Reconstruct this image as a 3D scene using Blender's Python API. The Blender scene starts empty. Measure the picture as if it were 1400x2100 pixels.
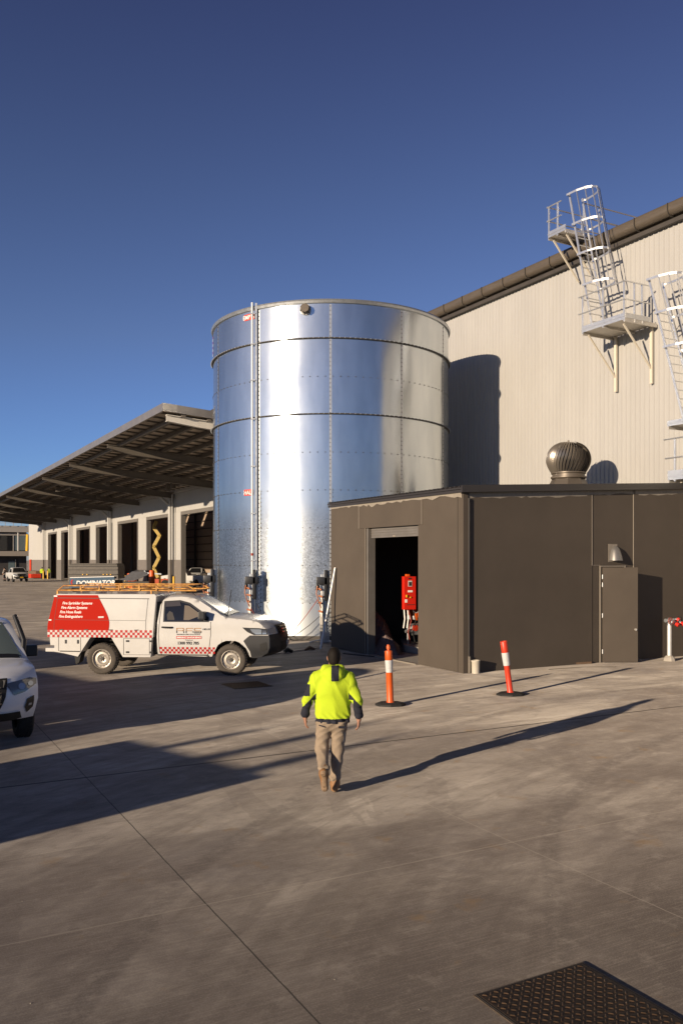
import bpy, bmesh, math, random
import numpy as np
from mathutils import Vector, Matrix
random.seed(7); np.random.seed(7)
S = bpy.context.scene; COL = S.collection
R = math.radians

# ------------------------------------------------------------------ camera, sky, sun, exposure
cam = bpy.data.cameras.new('camera'); camo = bpy.data.objects.new('camera', cam); COL.objects.link(camo)
camo.location = (0, 0, 2.85); camo.rotation_euler = (R(90), 0, 0)
cam.sensor_fit = 'VERTICAL'; cam.sensor_height = 36.0; cam.sensor_width = 24.0
cam.lens = 36.0*1739/2100; cam.shift_y = (1148-1050)/2100.0
cam.clip_start = 0.1; cam.clip_end = 6000
S.camera = camo
SUN_EL = 10.6; SDX, SDY = .683, .730          # horizontal travel direction of the light
w = bpy.data.worlds.new('World'); S.world = w; w.use_nodes = True
nt = w.node_tree; nt.nodes.clear()
sky = nt.nodes.new('ShaderNodeTexSky'); sky.sky_type = 'NISHITA'; sky.sun_disc = False
sky.sun_elevation = R(SUN_EL); sky.sun_rotation = math.atan2(-SDX, -SDY)
sky.altitude = 300; sky.air_density = 1.0; sky.dust_density = 0.1; sky.ozone_density = 4.5
bg = nt.nodes.new('ShaderNodeBackground'); bg.inputs[1].default_value = 0.122
wo = nt.nodes.new('ShaderNodeOutputWorld')
tint = nt.nodes.new('ShaderNodeMix'); tint.data_type = 'RGBA'; tint.blend_type = 'MULTIPLY'; tint.inputs[0].default_value = 1
tint.inputs[7].default_value = (1.42, .98, 1.02, 1); nt.links.new(sky.outputs[0], tint.inputs[6]); 
gtc = nt.nodes.new('ShaderNodeTexCoord'); gsp = nt.nodes.new('ShaderNodeSeparateXYZ'); nt.links.new(gtc.outputs['Generated'], gsp.inputs[0])
grp = nt.nodes.new('ShaderNodeValToRGB'); nt.links.new(gsp.outputs[2], grp.inputs[0]); er = grp.color_ramp.elements
er[0].position = .0; er[0].color = (.49, .72, .97, 1); er[1].position = .56; er[1].color = (.44, .38, .44, 1)
for p_, c_ in ((.083, (.49, .71, .95)), (.25, (.61, .63, .68)), (.395, (.545, .525, .56)), (.64, (.24, .21, .25)), (.8, (.10, .09, .11))): e_ = er.new(p_); e_.color = (*c_, 1)
gm = nt.nodes.new('ShaderNodeMix'); gm.data_type = 'RGBA'; gm.blend_type = 'MULTIPLY'; gm.inputs[0].default_value = 1
nt.links.new(tint.outputs[2], gm.inputs[6]); nt.links.new(grp.outputs[0], gm.inputs[7]); nt.links.new(gm.outputs[2], bg.inputs[0]); nt.links.new(bg.outputs[0], wo.inputs[0])
sl = bpy.data.lights.new('sun', 'SUN'); sl.energy = 5.0; sl.angle = R(0.5); sl.color = (1.0, .82, .60)
slo = bpy.data.objects.new('sun', sl); COL.objects.link(slo)
slo.rotation_euler = Vector((SDX, SDY, -math.tan(R(SUN_EL)))).to_track_quat('-Z', 'Y').to_euler()
S.view_settings.view_transform = 'Standard'; S.view_settings.look = 'None'
S.view_settings.exposure = 0.38; S.view_settings.gamma = 1.0

# ------------------------------------------------------------------ helpers
TH = R(28.52); CT, ST = math.cos(TH), math.sin(TH)
def F(c, u): return Vector((c*CT-u*ST, c*ST+u*CT, 0))     # yard grid: c across, u along the warehouse wall

def mat(name, col, rough=.6, metal=0, var=0, vscale=3, bump=0, bscale=40, spec=.5, coat=0, stretch=None, emit=None, dark=None):
    m = bpy.data.materials.new(name); m.use_nodes = True
    n = m.node_tree.nodes; l = m.node_tree.links; b = n['Principled BSDF']
    b.inputs['Base Color'].default_value = (*col, 1); b.inputs['Roughness'].default_value = rough
    b.inputs['Metallic'].default_value = metal; b.inputs['Specular IOR Level'].default_value = spec
    b.inputs['Coat Weight'].default_value = coat
    tc = n.new('ShaderNodeTexCoord'); mp = n.new('ShaderNodeMapping'); l.new(tc.outputs['Object'], mp.inputs[0])
    if stretch: mp.inputs['Scale'].default_value = stretch
    if var:
        t = n.new('ShaderNodeTexNoise'); t.inputs['Scale'].default_value = vscale; t.inputs['Detail'].default_value = 6
        t.inputs['Roughness'].default_value = .65
        l.new(mp.outputs[0], t.inputs[0])
        r = n.new('ShaderNodeValToRGB'); r.color_ramp.elements[0].position = .3; r.color_ramp.elements[1].position = .7
        d = dark or tuple(x*(1-var) for x in col)
        r.color_ramp.elements[0].color = (*d, 1)
        r.color_ramp.elements[1].color = (*[min(1, x*(1+var*.5)) for x in col], 1)
        l.new(t.outputs[0], r.inputs[0]); l.new(r.outputs[0], b.inputs['Base Color'])
        mr = n.new('ShaderNodeMapRange'); mr.inputs[3].default_value = max(0, rough-.08); mr.inputs[4].default_value = min(1, rough+.1)
        l.new(t.outputs[0], mr.inputs[0]); l.new(mr.outputs[0], b.inputs['Roughness'])
    if bump:
        t2 = n.new('ShaderNodeTexNoise'); t2.inputs['Scale'].default_value = bscale; t2.inputs['Detail'].default_value = 3
        l.new(mp.outputs[0], t2.inputs[0])
        bp = n.new('ShaderNodeBump'); bp.inputs['Strength'].default_value = bump; bp.inputs['Distance'].default_value = .01
        l.new(t2.outputs[0], bp.inputs['Height']); l.new(bp.outputs[0], b.inputs['Normal'])
    if emit:
        b.inputs['Emission Color'].default_value = (*emit, 1); b.inputs['Emission Strength'].default_value = 1
    return m

OFF = {}
def tag(o, label=None, cat=None, group=None, kind=None):
    if label: o['label'] = label
    if cat: o['category'] = cat
    if group: o['group'] = group
    if kind: o['kind'] = kind
    return o
def thing(name, label, cat, loc=(0, 0, 0), rot=0, group=None):
    o = bpy.data.objects.new(name, None); COL.objects.link(o); o.empty_display_size = .2
    o.location = loc; o.rotation_euler = (0, 0, rot)
    return tag(o, label, cat, group)
def fthing(name, label, cat, c0, u0, group=None):
    o = thing(name, label, cat, F(c0, u0), TH, group); OFF[o.name] = (c0, u0); return o

class MB:
    def __init__(s): s.v = []; s.f = []; s.m = []; s.sm = []
    def add(s, vs, fs, mi=0, smooth=False):
        b = len(s.v); s.v += [tuple(p) for p in vs]
        for f in fs: s.f.append(tuple(b+i for i in f)); s.m.append(mi); s.sm.append(smooth)
        return s
    def box(s, x0, x1, y0, y1, z0, z1, mi=0):
        vs = [(x0,y0,z0),(x1,y0,z0),(x1,y1,z0),(x0,y1,z0),(x0,y0,z1),(x1,y0,z1),(x1,y1,z1),(x0,y1,z1)]
        return s.add(vs, [(0,3,2,1),(4,5,6,7),(0,1,5,4),(1,2,6,5),(2,3,7,6),(3,0,4,7)], mi)
    def bar(s, a, b, wx, wy=None, mi=0, up=(0, 0, 1)):
        a = Vector(a); b = Vector(b); d = (b-a).normalized(); wy = wy or wx; up = Vector(up)
        if abs(d.dot(up)) > .98: up = Vector((1, 0, 0))
        sx = d.cross(up).normalized(); sy = sx.cross(d).normalized()
        vs = []
        for p in (a, b):
            for i, j in ((-1,-1),(1,-1),(1,1),(-1,1)): vs.append(p+sx*i*wx/2+sy*j*wy/2)
        return s.add(vs, [(0,1,2,3),(7,6,5,4),(0,4,5,1),(1,5,6,2),(2,6,7,3),(3,7,4,0)], mi)
    def tube(s, pts, r, n=8, mi=0, cap=True, smooth=True):
        pts = [Vector(p) for p in pts]; rs = r if isinstance(r, (list, tuple)) else [r]*len(pts)
        vs = []; N = len(pts); ref = None
        for i, p in enumerate(pts):
            d = (pts[min(i+1, N-1)]-pts[max(i-1, 0)])
            if d.length < 1e-9: d = Vector((0, 0, 1))
            d.normalize()
            if ref is None: ref = Vector((0, 0, 1)) if abs(d.z) < .9 else Vector((1, 0, 0))
            a = d.cross(ref).normalized(); b = a.cross(d).normalized(); ref = b
            for k in range(n):
                t = 2*math.pi*k/n; vs.append(p+(a*math.cos(t)+b*math.sin(t))*rs[i])
        fs = []
        for i in range(N-1):
            for k in range(n): fs.append((i*n+k, (i+1)*n+k, (i+1)*n+(k+1) % n, i*n+(k+1) % n))
        s.add(vs, fs, mi, smooth)
        if cap:
            b0 = len(s.v)-len(vs)
            s.f.append(tuple(b0+k for k in range(n))); s.m.append(mi); s.sm.append(False)
            s.f.append(tuple(b0+(N-1)*n+n-1-k for k in range(n))); s.m.append(mi); s.sm.append(False)
        return s
    def lathe(s, prof, n=32, c=(0, 0, 0), mi=0, axis='z', smooth=True, a0=0, a1=2*math.pi):
        full = abs(a1-a0-2*math.pi) < 1e-6; m = n if full else n+1
        vs = []
        for r, h in prof:
            for k in range(m):
                t = a0+(a1-a0)*k/n; x, y = r*math.cos(t), r*math.sin(t)
                if axis == 'z': vs.append((c[0]+x, c[1]+y, c[2]+h))
                elif axis == 'y': vs.append((c[0]+x, c[1]+h, c[2]-y))
                else: vs.append((c[0]+h, c[1]+x, c[2]+y))
        fs = []
        for i in range(len(prof)-1):
            for k in range(n):
                k2 = (k+1) % m
                fs.append((i*m+k, i*m+k2, (i+1)*m+k2, (i+1)*m+k))
        return s.add(vs, fs, mi, smooth)
    def prism(s, poly, f0, f1, mi=0):          # poly: list of 2-D points, f0/f1 map a 2-D point to 3-D on each face
        n = len(poly); vs = [f0(*p) for p in poly]+[f1(*p) for p in poly]
        fs = [tuple(range(n)), tuple(range(2*n-1, n-1, -1))]+[(i, i+n, (i+1) % n+n, (i+1) % n) for i in range(n)]
        return s.add(vs, fs, mi)
    def xf(s, fn): s.v = [tuple(fn(*p)) for p in s.v]; return s
    def build(s, name, mats, parent=None, bevel=0, ang=40, recalc=True, split=True):
        me = bpy.data.meshes.new(name); ox, oy = OFF.get(parent.name, (0, 0)) if parent else (0, 0)
        if parent is not None and parent.name not in OFF and parent.parent and parent.parent.name in OFF: ox, oy = OFF[parent.parent.name]
        me.from_pydata([(x-ox, y-oy, z) for x, y, z in s.v], [], s.f)
        mats = mats if isinstance(mats, (list, tuple)) else [mats]
        for m in mats: me.materials.append(m)
        me.polygons.foreach_set('material_index', s.m); me.polygons.foreach_set('use_smooth', s.sm)
        if recalc or bevel:
            bm = bmesh.new(); bm.from_mesh(me)
            if recalc: bmesh.ops.recalc_face_normals(bm, faces=bm.faces)
            if bevel:
                es = [e for e in bm.edges if len(e.link_faces) == 2 and e.calc_face_angle(0) > R(35)]
                bmesh.ops.bevel(bm, geom=es, offset=bevel, segments=2, profile=.6, affect='EDGES', clamp_overlap=True)
            bm.to_mesh(me); bm.free()
        if any(s.sm) and split: me.set_sharp_from_angle(angle=R(ang))
        me.update()
        o = bpy.data.objects.new(name, me); COL.objects.link(o)
        if parent: o.parent = parent
        return o

def arc(cx, cy, r, a0, a1, n): return [(cx+r*math.cos(R(a0+(a1-a0)*i/n)), cy+r*math.sin(R(a0+(a1-a0)*i/n))) for i in range(n+1)]
_tc = {}
def text2d(txt, size, bold=0, shear=0, spacing=1.0, align='LEFT'):
    cu = bpy.data.curves.new('t', 'FONT'); cu.body = txt; cu.size = size; cu.offset = bold; cu.shear = shear
    cu.space_character = spacing; cu.align_x = align; cu.resolution_u = 3
    o = bpy.data.objects.new('t', cu); COL.objects.link(o)
    dg = bpy.context.evaluated_depsgraph_get(); ev = o.evaluated_get(dg); me = ev.to_mesh()
    vs = [(v.co.x, v.co.y) for v in me.vertices]; fs = [tuple(p.vertices) for p in me.polygons]
    ev.to_mesh_clear(); bpy.data.objects.remove(o); bpy.data.curves.remove(cu)
    return vs, fs
def add_text(mb, txt, size, fn, mi=0, **k):
    vs, fs = text2d(txt, size, **k); mb.add([fn(x, y) for x, y in vs], fs, mi); return mb
def refine(vs, fs, steps):       # cut a flat ngon with many planes: steps = [(axis, start, stop, step)]
    bm = bmesh.new(); bv = [bm.verts.new(p) for p in vs]
    for f in fs: bm.faces.new([bv[i] for i in f])
    bmesh.ops.triangulate(bm, faces=[f for f in bm.faces if len(f.verts) > 4], ngon_method='EAR_CLIP')
    for ax, a, b, st in steps:
        x = a
        while x <= b+1e-6:
            co = [0, 0, 0]; co[ax] = x; no = [0, 0, 0]; no[ax] = 1
            bmesh.ops.bisect_plane(bm, geom=bm.verts[:]+bm.edges[:]+bm.faces[:], plane_co=co, plane_no=no, dist=1e-5); x += st
    bmesh.ops.remove_doubles(bm, verts=bm.verts, dist=1e-4)
    bm.verts.ensure_lookup_table(); bm.verts.index_update()
    V = [tuple(v.co) for v in bm.verts]; Fs = [tuple(v.index for v in f.verts) for f in bm.faces]; bm.free(); return V, Fs

# signed-distance bodies turned into one continuous mesh (surface nets)
def nets(Fd, o, h):
    nx, ny, nz = Fd.shape; sgn = Fd < 0
    c = lambda a, dx, dy, dz: a[dx:nx-1+dx, dy:ny-1+dy, dz:nz-1+dz]
    cnt = sum(c(sgn, i, j, k).astype(np.int8) for i in (0, 1) for j in (0, 1) for k in (0, 1))
    I, J, K = np.nonzero((cnt > 0) & (cnt < 8))
    idx = -np.ones((nx-1, ny-1, nz-1), np.int64); idx[I, J, K] = np.arange(len(I))
    P = np.zeros((len(I), 3)); n = np.zeros(len(I))
    cs = [(0,0,0),(1,0,0),(0,1,0),(1,1,0),(0,0,1),(1,0,1),(0,1,1),(1,1,1)]
    for a, b in ((0,1),(2,3),(4,5),(6,7),(0,2),(1,3),(4,6),(5,7),(0,4),(1,5),(2,6),(3,7)):
        A = cs[a]; B = cs[b]; fa = Fd[I+A[0], J+A[1], K+A[2]]; fb = Fd[I+B[0], J+B[1], K+B[2]]
        mk = (fa < 0) != (fb < 0); t = np.where(mk, fa/np.where(mk, fa-fb, 1), 0)
        for d in range(3): P[:, d] += np.where(mk, A[d]+t*(B[d]-A[d]), 0)
        n += mk
    P = (P/n[:, None]+np.stack([I, J, K], 1))*h+np.array(o)
    fs = []
    for ax in range(3):
        s0 = [slice(1, None)]*3; s0[ax] = slice(0, -1); s1 = [slice(1, None)]*3
        s1[ax] = slice(1, None); lim = [nx-1, ny-1, nz-1]
        a = sgn[tuple(slice((0 if d == ax else 1), lim[d]) for d in range(3))]
        b = sgn[tuple(slice((1 if d == ax else 1), lim[d]+(1 if d == ax else 0)) for d in range(3))]
        E = np.nonzero(a != b); base = [E[d]+(0 if d == ax else 1) for d in range(3)]
        d1, d2 = [(1, 2), (2, 0), (0, 1)][ax]
        def cell(p, q):
            g = [x.copy() for x in base]; g[d1] = g[d1]-p; g[d2] = g[d2]-q; return idx[g[0], g[1], g[2]]
        q = np.stack([cell(1, 1), cell(0, 1), cell(0, 0), cell(1, 0)], 1)
        fl = ~a[E]; q[fl] = q[fl][:, ::-1]; fs.append(q)
    return P, np.concatenate(fs)
class SDF:
    def __init__(s, lo, hi, h):
        s.h = h; s.lo = np.array(lo, float); n = [int((hi[i]-lo[i])/h)+2 for i in range(3)]
        s.ax = [s.lo[i]+np.arange(n[i])*h for i in range(3)]; s.F = np.full(n, 1.0, np.float32)
    def _sl(s, lo, hi):
        r = []
        for i in range(3):
            a = max(0, int((lo[i]-s.lo[i])/s.h)-1); b = min(len(s.ax[i]), int((hi[i]-s.lo[i])/s.h)+3); r.append(slice(a, max(a, b)))
        return tuple(r)
    def _put(s, sl, d, k, op):
        f = s.F[sl]
        if op == 'sub': s.F[sl] = np.maximum(f, -d); return
        if k > 0:
            hh = np.clip(.5+.5*(f-d)/k, 0, 1); s.F[sl] = f*(1-hh)+d*hh-k*hh*(1-hh)
        else: s.F[sl] = np.minimum(f, d)
    def cap(s, a, b, r0, r1=None, k=.02, flat=None, op='add'):
        r1 = r0 if r1 is None else r1; a = np.array(a, float); b = np.array(b, float); m = max(r0, r1)+k*1.5+.01
        sc = np.array(flat if flat else (1, 1, 1), float)
        if flat: m = m/min(flat)
        sl = s._sl(np.minimum(a, b)-m, np.maximum(a, b)+m)
        X, Y, Z = s.ax[0][sl[0]][:, None, None], s.ax[1][sl[1]][None, :, None], s.ax[2][sl[2]][None, None, :]
        d = (b-a)*sc; L = max(1e-9, float(d@d)); px, py, pz = (X-a[0])*sc[0], (Y-a[1])*sc[1], (Z-a[2])*sc[2]
        t = np.clip((px*d[0]+py*d[1]+pz*d[2])/L, 0, 1)
        D = np.sqrt((px-t*d[0])**2+(py-t*d[1])**2+(pz-t*d[2])**2)-(r0+(r1-r0)*t)
        s._put(sl, D.astype(np.float32), k, op); return s
    def ell(s, c, r, k=.02, op='add'):
        c = np.array(c, float); r = np.array(r, float); m = r+k*1.5+.01
        sl = s._sl(c-m, c+m)
        X, Y, Z = s.ax[0][sl[0]][:, None, None], s.ax[1][sl[1]][None, :, None], s.ax[2][sl[2]][None, None, :]
        q = np.sqrt(((X-c[0])/r[0])**2+((Y-c[1])/r[1])**2+((Z-c[2])/r[2])**2)
        s._put(sl, ((q-1)*min(r)).astype(np.float32), k, op); return s
    def disp(s, fn):
        X, Y, Z = np.meshgrid(*s.ax, indexing='ij'); s.F += fn(X, Y, Z).astype(np.float32); return s
    def build(s, name, mats, parent, pick=None, smooth=1):
        V, Q = nets(s.F, s.lo, s.h)
        me = bpy.data.meshes.new(name); me.from_pydata(V.tolist(), [], Q.tolist())
        for m in mats: me.materials.append(m)
        if pick is not None:
            ctr = V[Q].mean(1); me.polygons.foreach_set('material_index', pick(ctr[:, 0], ctr[:, 1], ctr[:, 2]).astype(np.int32))
        me.polygons.foreach_set('use_smooth', [True]*len(Q)); me.update()
        o = bpy.data.objects.new(name, me); COL.objects.link(o); o.parent = parent; return o

# ------------------------------------------------------------------ materials
def ground_material():
    m = bpy.data.materials.new('yard_concrete'); m.use_nodes = True; n = m.node_tree.nodes; l = m.node_tree.links; b = n['Principled BSDF']
    tc = n.new('ShaderNodeTexCoord'); mp = n.new('ShaderNodeMapping'); mp.vector_type = 'TEXTURE'; mp.inputs['Rotation'].default_value = (0, 0, TH)
    l.new(tc.outputs['Object'], mp.inputs[0]); V = mp.outputs[0]
    sx = n.new('ShaderNodeSeparateXYZ'); l.new(V, sx.inputs[0]); c, u = sx.outputs[0], sx.outputs[1]
    def M(op, a, b2=None, c2=None, clamp=False):
        x = n.new('ShaderNodeMath'); x.operation = op; x.use_clamp = clamp
        for i, v in enumerate((a, b2, c2)):
            if v is None: continue
            if isinstance(v, (int, float)): x.inputs[i].default_value = v
            else: l.new(v, x.inputs[i])
        return x.outputs[0]
    def noise(scale, det=6, rough=.6, st=None, dist=0, rz=0):
        t = n.new('ShaderNodeTexNoise'); t.inputs['Scale'].default_value = scale; t.inputs['Detail'].default_value = det
        t.inputs['Roughness'].default_value = rough; t.inputs['Distortion'].default_value = dist
        q = n.new('ShaderNodeMapping'); q.inputs['Scale'].default_value = st or (1, 1, 1); q.inputs['Rotation'].default_value = (0, 0, rz)
        l.new(V, q.inputs[0]); l.new(q.outputs[0], t.inputs[0]); return t.outputs[0]
    def ramp(v, a, b2):
        x = n.new('ShaderNodeMapRange'); x.inputs[1].default_value = a; x.inputs[2].default_value = b2; l.new(v, x.inputs[0]); return x.outputs[0]
    def mix(f, A, B):
        x = n.new('ShaderNodeMix'); x.data_type = 'RGBA'
        if isinstance(f, (int, float)): x.inputs[0].default_value = f
        else: l.new(f, x.inputs[0])
        for i, v in ((6, A), (7, B)):
            if isinstance(v, tuple): x.inputs[i].default_value = (*v, 1)
            else: l.new(v, x.inputs[i])
        return x.outputs[2]
    big = noise(.35, 5, .55, dist=.6); streak = noise(1.1, 7, .65, (.35, 2.2, 1), dist=.8, rz=.35); streak2 = noise(2.3, 6, .7, (.25, 2.6, 1), dist=1.2, rz=-.5)
    fine = noise(9, 8, .7)
    ax_, ay_ = M('SUBTRACT', c, 14.0), M('SUBTRACT', u, -7.0)
    arad = M('SQRT', M('ADD', M('MULTIPLY', ax_, ax_), M('MULTIPLY', ay_, ay_))); aang = M('ARCTAN2', ay_, ax_)
    cx_ = n.new('ShaderNodeCombineXYZ'); l.new(M('MULTIPLY', arad, 1.25), cx_.inputs[0]); l.new(M('MULTIPLY', aang, 3.0), cx_.inputs[1])
    def anoise(sc, det, rg, di):
        t = n.new('ShaderNodeTexNoise'); t.inputs['Scale'].default_value = sc; t.inputs['Detail'].default_value = det; t.inputs['Roughness'].default_value = rg; t.inputs['Distortion'].default_value = di
        l.new(cx_.outputs[0], t.inputs[0]); return t.outputs[0]
    arcA, arcB = anoise(.9, 7, .62, .5), anoise(3.2, 5, .6, .8)
    col = mix(ramp(big, .38, .62), (.285, .25, .218), (.42, .374, .322))
    col = mix(M('MULTIPLY', ramp(streak, .42, .66), .5), col, (.155, .132, .112))
    col = mix(M('MULTIPLY', ramp(streak2, .5, .75), .30), col, (.33, .295, .25))
    col = mix(M('MULTIPLY', ramp(arcA, .46, .56), .46), col, (.125, .106, .092))
    col = mix(M('MULTIPLY', ramp(arcB, .50, .62), .38), col, (.115, .095, .08))
    col = mix(M('MULTIPLY', ramp(arcB, .45, .34), .35), col, (.34, .30, .25))
    col = mix(M('MULTIPLY', ramp(noise(.42, 7, .62, dist=1.0), .52, .66), .5), col, (.13, .115, .112))
    # patches with sharp dried edges
    pn = noise(.22, 4, .55, (1, 1.3, 1), dist=1.6); col = mix(M('MULTIPLY', ramp(pn, .505, .515), .30), col, (.14, .118, .104))
    pn2 = noise(.33, 5, .6, (1.2, .8, 1), dist=1.1, rz=1.0); col = mix(M('MULTIPLY', ramp(pn2, .545, .556), .28), col, (.115, .096, .085))
    # old damp stain plus lens vignette darkening painted into the foreground, wavy outline
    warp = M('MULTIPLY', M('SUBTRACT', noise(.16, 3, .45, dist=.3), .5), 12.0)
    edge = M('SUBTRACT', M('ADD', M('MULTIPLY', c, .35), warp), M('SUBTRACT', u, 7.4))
    wet_vignette = M('MULTIPLY', ramp(edge, -.05, .35), M('ADD', .18, M('MULTIPLY', ramp(noise(.6, 9, .72, (1, 1.5, 1), dist=.5), .36, .64), .60)))
    wet_vignette2 = M('MULTIPLY', ramp(M('SUBTRACT', M('ADD', M('MULTIPLY', c, .2), warp), M('SUBTRACT', u, 4.6)), -1.0, 2.4), .85)
    col = mix(wet_vignette, col, (.112, .090, .078)); col = mix(wet_vignette2, col, (.070, .056, .049))
    # tyre sweeps: arcs of rubber
    dx = M('SUBTRACT', c, 15.0); dy = M('SUBTRACT', u, -3.0)
    rad = M('SQRT', M('ADD', M('MULTIPLY', dx, dx), M('MULTIPLY', dy, dy)))
    rr = M('ADD', rad, M('MULTIPLY', noise(.35, 1), .5))
    for R0 in (10.35, 11.75, 13.35, 16.5):
        a = ramp(M('ABSOLUTE', M('SUBTRACT', rr, R0)), .11, .07)
        col = mix(M('MULTIPLY', a, M('MULTIPLY', ramp(fine, .35, .62), .42)), col, (.085, .072, .065))
    broom = noise(1.0, 4, .7, (2.2, 46, 1), rz=.55); grain = noise(75, 3, .6); mott = noise(4.5, 8, .75)
    col = mix(M('MULTIPLY', ramp(broom, .45, .62), .16), col, (.09, .075, .065)); col = mix(M('MULTIPLY', ramp(broom, .50, .38), .12), col, (.42, .37, .31))
    col = mix(M('MULTIPLY', ramp(grain, .50, .66), .20), col, (.08, .07, .06)); col = mix(M('MULTIPLY', ramp(grain, .48, .34), .16), col, (.45, .40, .34))
    col = mix(M('MULTIPLY', ramp(mott, .52, .66), .30), col, (.105, .088, .076)); col = mix(M('MULTIPLY', ramp(mott, .47, .34), .22), col, (.37, .33, .285))
    col = mix(M('MULTIPLY', ramp(noise(1.7, 5, .6), .62, .72), .55), col, (.20, .13, .065))       # rusty dust
    col = mix(M('MULTIPLY', ramp(noise(26, 4, .6), .70, .76), .6), col, (.07, .055, .05))           # grit
    col = mix(M('MULTIPLY', ramp(noise(33, 4, .6), .71, .76), .5), col, (.36, .32, .27))
    wob = M('MULTIPLY', M('SUBTRACT', noise(3, 3), .5), .02)
    def line(co, v, wd, colr, op, lo=None, hi=None):
        nonlocal col
        d = M('ABSOLUTE', M('SUBTRACT', M('ADD', co, wob), v)); f = ramp(d, wd, wd*.45)
        col = mix(M('MULTIPLY', f, op), col, colr); return f
    j = [line(c, 2.37, .008, (.03, .025, .022), .9), line(u, 11.35, .034, (.03, .025, .022), .9), line(c, 5.6, .009, (.34, .30, .25), .42), line(u, 6.7, .012, (.34, .30, .25), .4)]
    for v in (-6.9, 12.0): line(c, v, .012, (.1, .09, .08), .6)
    for v in (16.0, 26, 36, 46): line(u, v, .02, (.1, .09, .08), .55)
    l.new(col, b.inputs['Base Color'])
    ro = n.new('ShaderNodeMapRange'); ro.inputs[3].default_value = .62; ro.inputs[4].default_value = .86; l.new(streak, ro.inputs[0]); l.new(ro.outputs[0], b.inputs['Roughness'])
    b.inputs['Specular IOR Level'].default_value = .35; b.inputs['Diffuse Roughness'].default_value = 1.0
    hgt = M('ADD', M('MULTIPLY', fine, .25), M('ADD', M('MULTIPLY', noise(60, 5, .7), .12), M('MULTIPLY', streak2, .5)))
    bp = n.new('ShaderNodeBump'); bp.inputs['Strength'].default_value = .35; bp.inputs['Distance'].default_value = .008
    l.new(hgt, bp.inputs['Height']); l.new(bp.outputs[0], b.inputs['Normal']); return m

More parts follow.
